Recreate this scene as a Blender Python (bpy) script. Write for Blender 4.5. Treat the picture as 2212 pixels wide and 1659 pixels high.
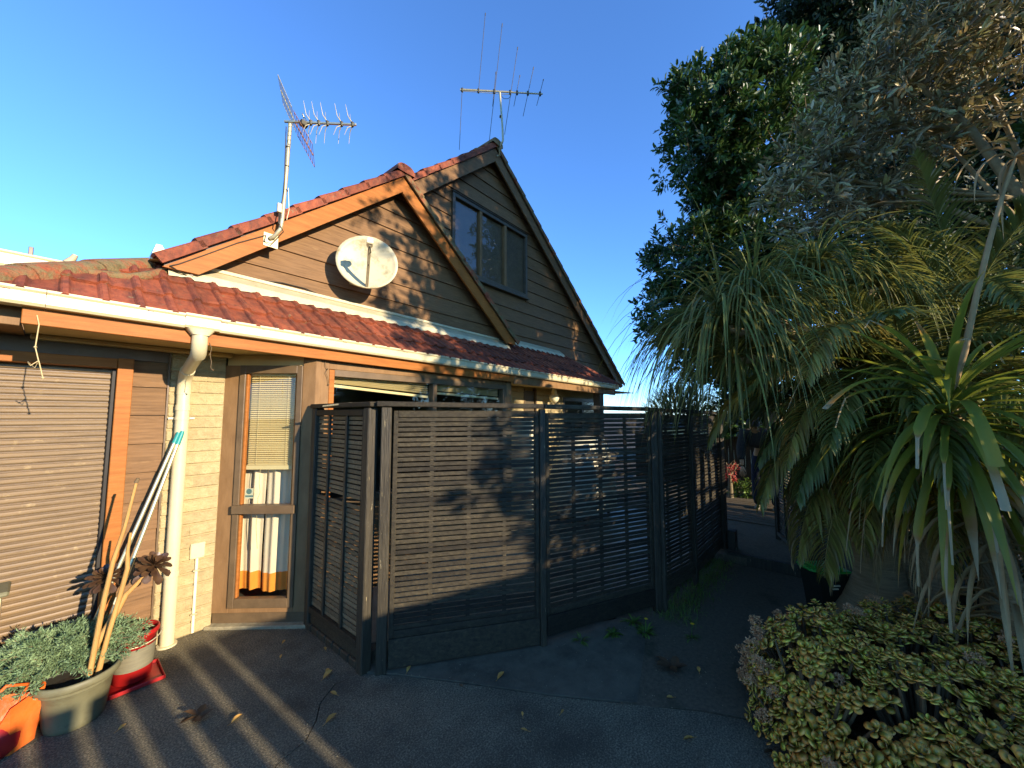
import bpy, bmesh, math, random
import numpy as np
from mathutils import Vector, Matrix, Euler
R = math.radians
rng = np.random.default_rng(7)
random.seed(7)
for o in list(bpy.data.objects): bpy.data.objects.remove(o)
SC = bpy.context.scene
COL = SC.collection
# axes: x runs along the house front, y runs into the house, z up
# ------------------------------------------------------------------ camera
cam = bpy.data.cameras.new("camera"); camo = bpy.data.objects.new("camera", cam); COL.objects.link(camo)
cam.sensor_width = 36; cam.lens = 36*825/2212; cam.clip_start = .05; cam.clip_end = 500
camo.location = (0, 0, 1.65); camo.rotation_euler = (R(90+4.54), 0, R(-50.43)); SC.camera = camo
# ------------------------------------------------------------------ sky and sun
SUN_EL, SUN_AZ = R(15.5), R(176.0)          # azimuth from +y towards +x
w = bpy.data.worlds.new("World"); SC.world = w; w.use_nodes = True
nt = w.node_tree; bg = nt.nodes["Background"]
sky = nt.nodes.new("ShaderNodeTexSky"); sky.sky_type = 'NISHITA'; sky.sun_disc = False
sky.sun_elevation = SUN_EL; sky.sun_rotation = SUN_AZ; sky.altitude = 4000; sky.air_density = 1.3; sky.dust_density = 0.0; sky.ozone_density = 7.0
nt.links.new(sky.outputs[0], bg.inputs[0]); bg.inputs[1].default_value = .118
sl = bpy.data.lights.new("sun", 'SUN'); so = bpy.data.objects.new("sun", sl); COL.objects.link(so)
sl.energy = 2.35; sl.angle = R(.5); sl.color = (1, .82, .66)
sdir = Vector((math.sin(SUN_AZ)*math.cos(SUN_EL), math.cos(SUN_AZ)*math.cos(SUN_EL), math.sin(SUN_EL)))
so.rotation_euler = sdir.to_track_quat('Z', 'Y').to_euler(); so.location = (3, -8, 8)
SC.view_settings.view_transform = 'Standard'; SC.view_settings.look = 'None'
SC.view_settings.exposure = 2.05; SC.view_settings.gamma = 1
SC.cycles.use_denoising = True; SC.cycles.max_bounces = 8; SC.cycles.transparent_max_bounces = 16
SC.cycles.caustics_reflective = False; SC.cycles.caustics_refractive = False

# ------------------------------------------------------------------ helpers
def wloc(o):
    v = Vector((0, 0, 0))
    while o is not None:
        v += Vector(o.location); o = o.parent
    return v
def tag(o, label=None, cat=None, group=None, kind=None):
    if label: o["label"] = label
    if cat: o["category"] = cat
    if group: o["group"] = group
    if kind: o["kind"] = kind
    return o
def thing(name, loc, label, cat, group=None):
    o = bpy.data.objects.new(name, None); COL.objects.link(o); o.location = loc
    o.empty_display_size = .1
    return tag(o, label, cat, group)
def link(name, me, parent=None, mat=None, loc=(0, 0, 0), rot=None):
    """mesh object; geometry given in world metres, loc is a world position"""
    o = bpy.data.objects.new(name, me); COL.objects.link(o)
    if mat is not None and not me.materials: me.materials.append(mat)
    o.location = Vector(loc)
    if parent is not None:
        o.parent = parent; o.location = Vector(loc) - wloc(parent)
    if rot is not None: o.rotation_euler = rot
    return o
class MB:
    def __init__(s): s.v = []; s.f = []; s.sm = []
    def add(s, vs, fs, sm=False):
        b = len(s.v); s.v += [tuple(v) for v in vs]; s.f += [tuple(b+i for i in f) for f in fs]; s.sm += [sm]*len(fs); return s
    def box(s, lo, hi, c=0.0, M=None):
        lo = [min(a, b) for a, b in zip(lo, hi)] if False else lo
        x0, y0, z0 = lo; x1, y1, z1 = hi
        if c <= 0:
            vs = [(x, y, z) for z in (z0, z1) for y in (y0, y1) for x in (x0, x1)]
            fs = [(0, 2, 3, 1), (4, 5, 7, 6), (0, 1, 5, 4), (2, 6, 7, 3), (0, 4, 6, 2), (1, 3, 7, 5)]
        else:
            vs = []; fs = []
            ctr = [(x0+x1)/2, (y0+y1)/2, (z0+z1)/2]; h = [(x1-x0)/2, (y1-y0)/2, (z1-z0)/2]
            c = min(c, .45*min(2*a for a in h)); idx = {}
            for sx in (-1, 1):
                for sy in (-1, 1):
                    for sz in (-1, 1):
                        sg = (sx, sy, sz)
                        for a in range(3):
                            idx[(sg, a)] = len(vs)
                            vs.append(tuple(ctr[k]+sg[k]*(h[k]-(0 if k == a else c)) for k in range(3)))
            for a in range(3):
                b, d = (a+1) % 3, (a+2) % 3
                for sa in (-1, 1):
                    q = []
                    for sb, sd in ((-1, -1), (1, -1), (1, 1), (-1, 1)):
                        g = [0, 0, 0]; g[a] = sa; g[b] = sb; g[d] = sd; q.append(idx[(tuple(g), a)])
                    fs.append(tuple(q if sa > 0 else q[::-1]))
                for sb in (-1, 1):
                    for sd in (-1, 1):
                        g0 = [0, 0, 0]; g1 = [0, 0, 0]; g0[a] = -1; g1[a] = 1
                        for g in (g0, g1): g[b] = sb; g[d] = sd
                        g0, g1 = tuple(g0), tuple(g1)
                        q = [idx[(g0, b)], idx[(g1, b)], idx[(g1, d)], idx[(g0, d)]]
                        fs.append(tuple(q if sb*sd > 0 else q[::-1]))
            for sx in (-1, 1):
                for sy in (-1, 1):
                    for sz in (-1, 1):
                        g = (sx, sy, sz); q = [idx[(g, 0)], idx[(g, 1)], idx[(g, 2)]]
                        fs.append(tuple(q if sx*sy*sz > 0 else q[::-1]))
        if M is not None: vs = [tuple(M @ Vector(v)) for v in vs]
        return s.add(vs, fs)
    def tube(s, pts, rad, n=8, cap=True, sm=True):
        pts = [Vector(p) for p in pts]
        rad = [rad]*len(pts) if not hasattr(rad, '__len__') else list(rad)
        vs = []; fs = []; up = None
        for i, p in enumerate(pts):
            d = (pts[min(i+1, len(pts)-1)] - pts[max(i-1, 0)]); d = d.normalized() if d.length > 1e-9 else Vector((0, 0, 1))
            if up is None: up = Vector((0, 0, 1)) if abs(d.z) < .9 else Vector((1, 0, 0))
            a = d.cross(up)
            if a.length < 1e-6: a = d.orthogonal()
            a.normalize(); b = a.cross(d).normalized(); up = b
            for k in range(n):
                t = 2*math.pi*k/n; vs.append(p + (a*math.cos(t) + b*math.sin(t))*rad[i])
        for i in range(len(pts)-1):
            for k in range(n):
                k2 = (k+1) % n; fs.append((i*n+k, i*n+k2, (i+1)*n+k2, (i+1)*n+k))
        s.add(vs, fs, sm)
        if cap:
            s.add(vs[:n], [tuple(range(n))]); s.add(vs[-n:], [tuple(range(n))[::-1]])
        return s
    def lathe(s, c, prof, n=28, sm=True, sx=1, sy=1):
        vs = []; fs = []
        for r, z in prof:
            for k in range(n):
                t = 2*math.pi*k/n; vs.append((c[0]+r*sx*math.cos(t), c[1]+r*sy*math.sin(t), c[2]+z))
        for i in range(len(prof)-1):
            for k in range(n):
                k2 = (k+1) % n; fs.append((i*n+k, i*n+k2, (i+1)*n+k2, (i+1)*n+k))
        return s.add(vs, fs, sm)
    def prism(s, poly, a, b, axis=1):
        """poly: list of 2-d points; extruded along axis from a to b"""
        def mk(p, q):
            v = [0, 0, 0]; v[axis] = q; o = [k for k in range(3) if k != axis]; v[o[0]], v[o[1]] = p; return tuple(v)
        n = len(poly); vs = [mk(p, a) for p in poly] + [mk(p, b) for p in poly]
        fs = [tuple(range(n)), tuple(range(n, 2*n))[::-1]] + [(i, i+n, (i+1) % n+n, (i+1) % n) for i in range(n)]
        return s.add(vs, fs)
    def mesh(s, name, origin=(0, 0, 0)):
        me = bpy.data.meshes.new(name); o = Vector(origin)
        me.from_pydata([tuple(Vector(v)-o) for v in s.v], [], s.f)
        me.polygons.foreach_set('use_smooth', s.sm)
        bm = bmesh.new(); bm.from_mesh(me); bmesh.ops.recalc_face_normals(bm, faces=bm.faces); bm.to_mesh(me); bm.free()
        me.update(); return me
    def build(s, name, mat, parent=None):
        org = wloc(parent) if parent is not None else Vector((0, 0, 0))
        me = s.mesh(name, org); me.materials.append(mat)
        o = bpy.data.objects.new(name, me); COL.objects.link(o); o.parent = parent; return o
def boxo(name, lo, hi, mat, parent=None, c=.003):
    return MB().box(lo, hi, c).build(name, mat, parent)
def tubeo(name, pts, r, mat, parent=None, n=8):
    return MB().tube(pts, r, n).build(name, mat, parent)

def npmesh(name, V, F, smooth=False, attr=None):
    """V (n,3) array, F (m,k) array of equal sized faces"""
    me = bpy.data.meshes.new(name); V = np.asarray(V, np.float32); F = np.asarray(F, np.int32)
    me.vertices.add(len(V)); me.vertices.foreach_set('co', V.ravel())
    k = F.shape[1]; me.loops.add(F.size); me.loops.foreach_set('vertex_index', F.ravel())
    me.polygons.add(len(F)); me.polygons.foreach_set('loop_start', np.arange(0, F.size, k, dtype=np.int32))
    if smooth: me.polygons.foreach_set('use_smooth', np.ones(len(F), bool))
    if attr is not None:
        for nm, a in attr.items():
            at = me.attributes.new(nm, 'FLOAT', 'POINT'); at.data.foreach_set('value', np.asarray(a, np.float32))
    me.update(calc_edges=True); return me
def unit(a): return a/np.maximum(np.linalg.norm(a, axis=-1, keepdims=True), 1e-9)
def leafcloud(P, D, N, L, W, tv, tf):
    """copies of a leaf template: tv rows (along, across, lift)"""
    D = unit(D); S = unit(np.cross(D, N)); N = np.cross(S, D)
    n, k = len(P), len(tv); tv = np.asarray(tv, float)
    V = (P[:, None] + D[:, None]*(tv[None, :, :1]*L[:, None, None]) + S[:, None]*(tv[None, :, 1:2]*W[:, None, None]) + N[:, None]*(tv[None, :, 2:3]*L[:, None, None])).reshape(-1, 3)
    F = (np.asarray(tf)[None] + (np.arange(n)*k)[:, None, None]).reshape(-1, len(tf[0]))
    return V, F
LEAF4 = ([(0, 0, 0), (.45, .5, .06), (1, 0, -.05), (.45, -.5, .06)], [(0, 1, 2), (0, 2, 3)])
LEAF6 = ([(0, 0, 0), (.3, .42, .05), (.75, .36, .04), (1, 0, -.06), (.75, -.36, .04), (.3, -.42, .05)], [(0, 1, 2, 3), (0, 3, 4, 5)])
def randunit(n): return unit(rng.normal(size=(n, 3)))

# ------------------------------------------------------------------ materials
WARM = (1.08, 1.0, .62)  # warm light cast baked into every base colour, offsetting the blue skylight
def pm(name, cols, scale=6., stretch=(1, 1, 1), rough=.6, bump=0., bscale=60., island=0., objr=0., spec=.35, metal=0., transl=0., stain=None, coord='pos', attr=None, bstretch=None, hue=0.):
    cols = [tuple(min(.9, a*k) for a, k in zip(c[:3], WARM))+tuple(c[3:]) for c in cols]
    stain = [(tuple(min(.9, a*k) for a, k in zip(q[0], WARM)),)+tuple(q[1:]) for q in stain] if stain else None
    m = bpy.data.materials.new(name); m.use_nodes = True; t = m.node_tree; N = t.nodes; L = t.links
    b = N["Principled BSDF"]; b.inputs['Roughness'].default_value = rough; b.inputs['Specular IOR Level'].default_value = spec; b.inputs['Metallic'].default_value = metal
    if coord == 'pos': src = N.new('ShaderNodeNewGeometry').outputs['Position']
    else: src = N.new('ShaderNodeTexCoord').outputs['Object']
    mp = N.new('ShaderNodeMapping'); mp.inputs['Scale'].default_value = stretch; L.new(src, mp.inputs[0])
    nz = N.new('ShaderNodeTexNoise'); nz.inputs['Scale'].default_value = scale; nz.inputs['Detail'].default_value = 8; nz.inputs['Roughness'].default_value = .62
    L.new(mp.outputs[0], nz.inputs['Vector'])
    rp = N.new('ShaderNodeValToRGB'); n = len(cols)
    lo, hi = .3, .7
    while len(rp.color_ramp.elements) < n: rp.color_ramp.elements.new(.5)
    for i, c in enumerate(cols):
        e = rp.color_ramp.elements[i]; e.position = lo+(hi-lo)*i/max(n-1, 1) if attr is None else i/max(n-1, 1); e.color = (*c[:3], 1)
        if len(c) > 3: e.position = c[3]
    if attr is None: L.new(nz.outputs[0], rp.inputs[0])
    else:
        at = N.new('ShaderNodeAttribute'); at.attribute_name = attr
        ma = N.new('ShaderNodeMath'); ma.operation = 'MULTIPLY_ADD'; ma.inputs[1].default_value = .22; L.new(nz.outputs[0], ma.inputs[0])
        sb = N.new('ShaderNodeMath'); sb.operation = 'SUBTRACT'; sb.inputs[1].default_value = .11; L.new(at.outputs['Fac'], sb.inputs[0]); L.new(sb.outputs[0], ma.inputs[2])
        L.new(ma.outputs[0], rp.inputs[0])
    col = rp.outputs[0]
    if stain:
        for (sc_, lo_, hi_, scale_, str_) in stain:
            m2 = N.new('ShaderNodeMapping'); m2.inputs['Scale'].default_value = str_; L.new(src, m2.inputs[0])
            n2 = N.new('ShaderNodeTexNoise'); n2.inputs['Scale'].default_value = scale_; n2.inputs['Detail'].default_value = 9; n2.inputs['Roughness'].default_value = .7; L.new(m2.outputs[0], n2.inputs['Vector'])
            mr = N.new('ShaderNodeMapRange'); mr.inputs[1].default_value = lo_; mr.inputs[2].default_value = hi_; L.new(n2.outputs[0], mr.inputs[0])
            mx = N.new('ShaderNodeMix'); mx.data_type = 'RGBA'; L.new(mr.outputs[0], mx.inputs[0]); L.new(col, mx.inputs[6]); mx.inputs[7].default_value = (*sc_, 1); col = mx.outputs[2]
    if island or objr:
        hs = N.new('ShaderNodeHueSaturation')
        rs = N.new('ShaderNodeNewGeometry').outputs['Random Per Island'] if island else N.new('ShaderNodeObjectInfo').outputs['Random']
        mr = N.new('ShaderNodeMapRange'); a = island or objr; mr.inputs[3].default_value = 1-a; mr.inputs[4].default_value = 1+a; L.new(rs, mr.inputs[0]); L.new(mr.outputs[0], hs.inputs['Value'])
        if hue:
            m3 = N.new('ShaderNodeMath'); m3.operation = 'MULTIPLY'; m3.inputs[1].default_value = 7.31; L.new(rs, m3.inputs[0])
            m4 = N.new('ShaderNodeMath'); m4.operation = 'FRACT'; L.new(m3.outputs[0], m4.inputs[0])
            m5 = N.new('ShaderNodeMapRange'); m5.inputs[3].default_value = .5-hue; m5.inputs[4].default_value = .5+hue; L.new(m4.outputs[0], m5.inputs[0]); L.new(m5.outputs[0], hs.inputs['Hue'])
        L.new(col, hs.inputs['Color']); col = hs.outputs[0]
    L.new(col, b.inputs['Base Color'])
    if bump:
        mb = N.new('ShaderNodeMapping'); mb.inputs['Scale'].default_value = bstretch or stretch; L.new(src, mb.inputs[0])
        nb = N.new('ShaderNodeTexNoise'); nb.inputs['Scale'].default_value = bscale; nb.inputs['Detail'].default_value = 6; L.new(mb.outputs[0], nb.inputs['Vector'])
        bp = N.new('ShaderNodeBump'); bp.inputs['Strength'].default_value = bump; bp.inputs['Distance'].default_value = .01; L.new(nb.outputs[0], bp.inputs['Height']); L.new(bp.outputs[0], b.inputs['Normal'])
    if transl:
        tr = N.new('ShaderNodeBsdfTranslucent'); L.new(col, tr.inputs[0]); mx = N.new('ShaderNodeMixShader'); mx.inputs[0].default_value = transl
        L.new(b.outputs[0], mx.inputs[1]); L.new(tr.outputs[0], mx.inputs[2]); L.new(mx.outputs[0], N['Material Output'].inputs[0])
    return m
def glassmat(name, tint=(.9, .93, .92), gl=1.0):
    m = bpy.data.materials.new(name); m.use_nodes = True; t = m.node_tree; N = t.nodes; L = t.links; N.remove(N["Principled BSDF"])
    tp = N.new('ShaderNodeBsdfTransparent'); tp.inputs[0].default_value = (*tint, 1); g = N.new('ShaderNodeBsdfGlossy'); g.inputs['Roughness'].default_value = .01
    lw = N.new('ShaderNodeLayerWeight'); lw.inputs[0].default_value = .5
    pw_ = N.new('ShaderNodeMath'); pw_.operation = 'POWER'; pw_.inputs[1].default_value = 5; L.new(lw.outputs['Facing'], pw_.inputs[0])
    mu = N.new('ShaderNodeMath'); mu.operation = 'MULTIPLY_ADD'; mu.inputs[1].default_value = .9; mu.inputs[2].default_value = .045*gl; L.new(pw_.outputs[0], mu.inputs[0])
    mx = N.new('ShaderNodeMixShader'); L.new(mu.outputs[0], mx.inputs[0]); L.new(tp.outputs[0], mx.inputs[1]); L.new(g.outputs[0], mx.inputs[2]); L.new(mx.outputs[0], N['Material Output'].inputs[0])
    return m
GRAIN = (1.2, 14, 14)
M = {}
M['asphalt'] = pm('asphalt', [(.045, .043, .041), (.135, .128, .12), (.36, .34, .31)], 110, rough=.85, bump=.9, bscale=160, stain=[((.03, .029, .028), .45, .75, 1.3, (1, 1, 1)), ((.15, .145, .13), .66, .72, 140, (1, 1, 1))])
M['smooth_conc'] = pm('smooth_concrete', [(.08, .078, .076), (.13, .127, .123)], 9, rough=.75, bump=.3, bscale=90, stain=[((.035, .036, .036), .5, .75, 3, (1, 1, 1))])
M['path'] = pm('path', [(.07, .062, .056), (.135, .12, .106)], 40, rough=.85, bump=.6, bscale=120, stain=[((.03, .035, .02), .55, .75, 3, (1, 1, 1))])
M['earth'] = pm('earth', [(.03, .024, .017), (.07, .055, .04)], 25, rough=.95, bump=1, bscale=60)
M['deck'] = pm('deck', [(.07, .06, .05), (.13, .11, .095)], 8, stretch=(14, 1, 1), rough=.7, bump=.4, bscale=30)
M['kerb'] = pm('old_concrete', [(.2, .19, .17), (.36, .34, .3)], 20, rough=.9, bump=.5, bscale=80)
M['orange'] = pm('orange_stained_timber', [(.25, .095, .03), (.305, .12, .039), (.36, .148, .052)], 5, stretch=(1, 9, 9), spec=.12, rough=.5, bump=.12, bscale=25, stain=[((.55, .4, .25), .7, .75, 22, (1, 1, 1)), ((.24, .1, .04), .56, .78, 2.2, (1, 1, 4))])
M['board'] = pm('brown_weatherboard', [(.12, .074, .05), (.172, .106, .072), (.215, .133, .09)], 4, stretch=(1.2, 8, 16), spec=.12, rough=.55, objr=.08, bump=.25, bscale=24, bstretch=(1.5, 20, 30), stain=[((.3, .2, .14), .6, .75, 5, (1, 3, 6))])
M['brown'] = pm('brown_painted_timber', [(.17, .105, .068), (.235, .15, .1)], 6, stretch=(3, 3, 1), spec=.12, rough=.5, bump=.1, bscale=40, stain=[((.32, .19, .1), .6, .78, 4, (4, 4, .6))])
M['darkbrown'] = pm('dark_brown_frame', [(.09, .065, .048), (.14, .1, .075)], 8, rough=.45, bump=.08)
M['darktrim'] = pm('dark_window_timber', [(.06, .05, .044), (.1, .084, .074)], 8, rough=.4, bump=.08)
M['roller'] = pm('roller_door_metal', [(.17, .128, .098), (.22, .165, .128)], 4, stretch=(1, 6, 10), rough=.42, spec=.5, stain=[((.11, .08, .06), .5, .75, 3, (1, 2, 5)), ((.3, .24, .18), .6, .7, 7, (2, 2, 2))])
M['brick'] = pm('cream_brick', [(.29, .245, .18), (.36, .31, .235), (.42, .365, .285)], 30, rough=.85, objr=.08, bump=1.0, bscale=55, stain=[((.27, .205, .12), .55, .68, 60, (1, 1, 1))])
M['mortar'] = pm('mortar', [(.31, .27, .2), (.37, .33, .25)], 50, rough=.9, bump=.4)
M['gutter'] = pm('cream_gutter', [(.52, .5, .43), (.58, .56, .49)], 4, rough=.35, spec=.5, stain=[((.5, .42, .3), .62, .85, 9, (1, 1, 2))])
M['whitepipe'] = pm('white_pipe', [(.52, .5, .45), (.58, .56, .51)], 3, rough=.35, spec=.5, stain=[((.55, .48, .38), .62, .85, 6, (3, 3, .5))])
M['soffit'] = pm('soffit_board', [(.5, .4, .26), (.57, .46, .31)], 3, rough=.7)
M['tile'] = pm('red_roof_tile', [(.15, .042, .028), (.23, .062, .036), (.29, .09, .052)], 14, rough=.75, objr=.3, bump=.5, bscale=90, stain=[((.08, .03, .025), .46, .7, 6, (2, .6, 1)), ((.17, .15, .11), .6, .7, 18, (1, 1, 1)), ((.05, .028, .022), .58, .7, 30, (1, 1, 1))])
M['moss'] = pm('mossy_ridge', [(.1, .085, .05), (.17, .14, .09), (.25, .08, .05)], 12, rough=.9, bump=1, bscale=60, stain=[((.27, .075, .045), .5, .6, 4, (1, 1, 1)), ((.06, .05, .035), .58, .7, 22, (1, 1, 1))])
M['flash'] = pm('grey_flashing', [(.33, .31, .28), (.45, .42, .38)], 6, rough=.55, stain=[((.25, .22, .18), .6, .75, 14, (1, 1, 1))])
M['whiteflash'] = pm('white_flashing', [(.48, .46, .42), (.56, .54, .5)], 10, rough=.6)
M['slate'] = pm('dark_roof', [(.02, .02, .025), (.05, .05, .055)], 10, rough=.7)
M['fence'] = pm('black_stained_timber', [(.02, .018, .016), (.052, .047, .039)], 5, stretch=(1.5, 10, 10), rough=.6, objr=.4, spec=.25, bump=.5, bscale=18, bstretch=(2, 20, 30), stain=[((.085, .072, .055), .56, .74, 8, (1, 4, 4))])
M['fenceworn_lit'] = pm('weathered_lit_slat', [(.1, .085, .068), (.2, .17, .138)], 5, stretch=(1.5, 10, 10), rough=.6, objr=.25, bump=.5, bscale=18, bstretch=(20, 2, 30), stain=[((.06, .05, .042), .55, .75, 8, (1, 4, 4))])  # weathered tone, lightened further to stand for light on the short panel
M['fencepost'] = pm('black_post_worn', [(.024, .022, .019), (.055, .05, .043)], 6, stretch=(8, 8, .8), rough=.6, bump=.6, bscale=14, stain=[((.3, .27, .22), .64, .68, 11, (8, 8, 1))])
M['glass'] = glassmat('window_glass', gl=1.6)
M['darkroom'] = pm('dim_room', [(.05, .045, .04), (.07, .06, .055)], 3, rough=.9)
M['blind'] = pm('cream_blind', [(.75, .66, .48), (.8, .72, .55)], 5, rough=.5, transl=.25)
M['curtain'] = pm('cream_curtain', [(.78, .68, .66), (.84, .76, .74)], 6, rough=.9, bump=.15, bscale=150, transl=.2)
M['hem'] = pm('orange_hem', [(.78, .27, .04), (.84, .34, .07)], 10, rough=.9, bump=.2, bscale=150, transl=.2)
M['white'] = pm('white_plastic', [(.74, .73, .7), (.8, .79, .77)], 4, rough=.4)
M['alu'] = pm('aluminium', [(.55, .55, .54), (.7, .7, .69)], 20, rough=.35, metal=.85)
M['galv'] = pm('galvanised_steel', [(.36, .35, .33), (.52, .5, .46)], 30, rough=.5, metal=.5, stain=[((.3, .2, .12), .62, .72, 25, (1, 1, 1))])
M['rust'] = pm('rusty_arm', [(.2, .08, .04), (.3, .14, .07)], 20, rough=.8)
M['darkmetal'] = pm('dark_metal', [(.04, .04, .04), (.08, .08, .08)], 20, rough=.5, metal=.5)
M['dish'] = pm('dish_enamel', [(.45, .44, .41), (.53, .52, .49)], 3, rough=.45, stain=[((.28, .26, .2), .52, .66, 6, (1, 1, 1)), ((.3, .19, .06), .62, .68, 9, (1, 1, 1))])
M['cable'] = pm('black_cable', [(.02, .018, .016), (.04, .035, .03)], 10, rough=.5)
M['black'] = pm('matt_black', [(.012, .012, .013), (.022, .022, .024)], 10, rough=.6)
M['pot'] = pm('grey_green_pot', [(.13, .135, .11), (.17, .175, .145)], 5, rough=.55, stain=[((.085, .075, .058), .5, .75, 7, (1, 1, 2)), ((.2, .18, .14), .62, .7, 25, (1, 1, 1))])
M['soil'] = pm('potting_soil', [(.015, .011, .008), (.04, .03, .02)], 40, rough=.95, bump=1, bscale=80)
M['red'] = pm('red_plastic', [(.3, .01, .014), (.38, .016, .02)], 4, rough=.4, spec=.5)
M['greylabel'] = pm('grey_band', [(.14, .14, .14), (.2, .2, .19)], 12, stretch=(1, 1, 6), rough=.6)
M['bag'] = pm('orange_bag', [(.62, .1, .02), (.78, .2, .045)], 5, rough=.45, transl=.25, bump=.5, bscale=22)
M['teal'] = pm('teal_plastic', [(.02, .36, .32), (.03, .44, .38)], 4, rough=.4)
M['tealtip'] = pm('teal_grip', [(.02, .24, .34), (.03, .3, .4)], 4, rough=.4)
M['stem'] = pm('tan_stem', [(.34, .2, .085), (.46, .29, .13)], 9, stretch=(3, 3, .6), rough=.7, bump=.4, bscale=60)
M['aeonium'] = pm('dark_succulent', [(.035, .018, .016), (.085, .05, .03)], 20, rough=.4, island=.35, spec=.5)
M['juniper'] = pm('blue_green_needles', [(0.091, 0.169, 0.117), (0.221, 0.338, 0.247)], 9, rough=.6, island=.35, transl=.15)
M['bark'] = pm('grey_bark', [(.12, .1, .08), (.23, .2, .165)], 9, stretch=(1, 1, 3), rough=.9, bump=1, bscale=40)
M['palebark'] = pm('pale_bark', [(.2, .165, .125), (.36, .31, .24)], 12, rough=.85, bump=.7, bscale=50)
M['pony_bark'] = pm('ringed_bark', [(.22, .175, .13), (.4, .32, .245)], 7, stretch=(1, 1, 9), rough=.9, bump=1, bscale=12, bstretch=(1, 1, 10))
M['leaf1'] = pm('glossy_green_leaf', [(0.031, 0.075, 0.025), (0.062, 0.125, 0.037)], 3, rough=.4, island=.4, spec=.5, transl=.22, hue=.025)
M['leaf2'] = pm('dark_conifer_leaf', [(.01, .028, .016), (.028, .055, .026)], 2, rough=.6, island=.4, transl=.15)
M['leaf3'] = pm('silver_green_leaf', [(.09, .1, .06), (.45, .42, .3)], 4, rough=.4, island=.5, spec=.6, transl=.12, hue=.03)
M['leafbg'] = pm('shade_shrub_leaf', [(.04, .07, .022), (.1, .14, .045)], 3, rough=.5, island=.45, transl=.25, hue=.03)
M['pony'] = pm('strap_green', [(.13, .155, .055), (.25, .27, .1)], 3, rough=.45, island=.35, transl=.42, hue=.02)
M['frond'] = pm('palm_green', [(.11, .145, .05), (.21, .235, .085)], 3, rough=.4, island=.25, spec=.5, transl=.42, hue=.02)
M['frondbrown'] = pm('dead_frond', [(.24, .165, .1), (.46, .35, .24)], 4, rough=.8, island=.3, transl=.2)
M['frondorange'] = pm('orange_dying_frond', [(.3, .1, .02), (.42, .2, .06)], 4, rough=.7, island=.3, transl=.25)
M['yucca'] = pm('strap_leaf', [(.13, .18, .035, .0), (.27, .31, .055, .5), (.45, .4, .075, .7), (.5, .3, .12, .8), (.62, .54, .44, .92)], 12, rough=.45, spec=.5, transl=.55, attr='u')
M['jade'] = pm('jade_leaf', [(.17, .18, .035, .0), (.27, .25, .05, .3), (.68, .46, .09, .62), (.78, .46, .13, 1.)], 14, rough=.35, spec=.5, island=.38, hue=.035, attr='u')
M['jadefl'] = pm('pink_flower_head', [(.42, .22, .14), (.7, .45, .32)], 40, rough=.8, island=.3)
M['jadestem'] = pm('jade_stem', [(.1, .07, .05), (.16, .12, .085)], 15, rough=.8)
M['weed'] = pm('weed_leaf', [(0.072, 0.144, 0.03), (0.144, 0.24, 0.06)], 8, rough=.5, island=.3, transl=.3)
M['yellow'] = pm('yellow_petal', [(.75, .5, .02), (.8, .6, .05)], 8, rough=.6)
M['drygold'] = pm('dry_gold_leaf', [(.42, .23, .07), (.6, .38, .14)], 30, rough=.7, objr=.25, transl=.2)
M['drybrown'] = pm('dry_brown_leaf', [(.07, .04, .025), (.13, .08, .05)], 30, rough=.7, transl=.1)
M['lidgreen'] = pm('green_lid', [(.02, .3, .05), (.03, .38, .07)], 4, rough=.35, spec=.5)
M['bin'] = pm('black_bin', [(.012, .016, .018), (.02, .026, .028)], 6, rough=.45)
M['navy'] = pm('navy_cloth', [(.012, .016, .045), (.025, .03, .07)], 20, rough=.9)
M['dkcloth'] = pm('dark_cloth', [(.03, .03, .035), (.05, .05, .055)], 20, rough=.9)
M['skin'] = pm('skin', [(.5, .3, .21), (.58, .36, .26)], 10, rough=.55)
M['hair'] = pm('dark_hair', [(.015, .01, .008), (.04, .028, .02)], 30, rough=.6)
M['bgfence'] = pm('brown_paling', [(.05, .034, .024), (.1, .07, .05)], 4, stretch=(8, 8, 1), rough=.85, objr=.2, bump=.4, bscale=30)
M['redflower'] = pm('red_flower', [(.3, .03, .04), (.42, .08, .08)], 10, rough=.6, island=.3, transl=.2)
M['hedgeblue'] = pm('blue_green_spikes', [(.05, .085, .06), (.11, .15, .105)], 5, rough=.5, island=.35, transl=.2)
M['twine'] = pm('twine', [(.42, .36, .27), (.55, .48, .37)], 40, rough=.9)
M['greycloth'] = pm('pale_cover', [(.5, .52, .55), (.6, .62, .66)], 6, rough=.6, bump=.4, bscale=20)
M['globe'] = pm('opal_glass', [(.68, .66, .62), (.74, .72, .68)], 4, rough=.25, spec=.5)
M['sticker'] = pm('sticker', [(.5, .52, .5), (.62, .64, .62)], 20, rough=.5)
M['stickerblue'] = pm('sticker_blue', [(.08, .16, .22), (.12, .22, .28)], 20, rough=.5)

# ------------------------------------------------------------------ ground
def sheet(name, poly, z, mat, skirt=.05):
    mb = MB(); n = len(poly)
    mb.add([(x, y, z) for x, y in poly] + [(x, y, z-skirt) for x, y in poly], [tuple(range(n))] + [(i, (i+1) % n, (i+1) % n+n, i+n) for i in range(n)])
    o = mb.build(name, mat); o["kind"] = "structure"; return o
sheet('ground', [(-150, -150), (150, -150), (150, 150), (-150, 150)], -.02, M['earth'])
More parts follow.
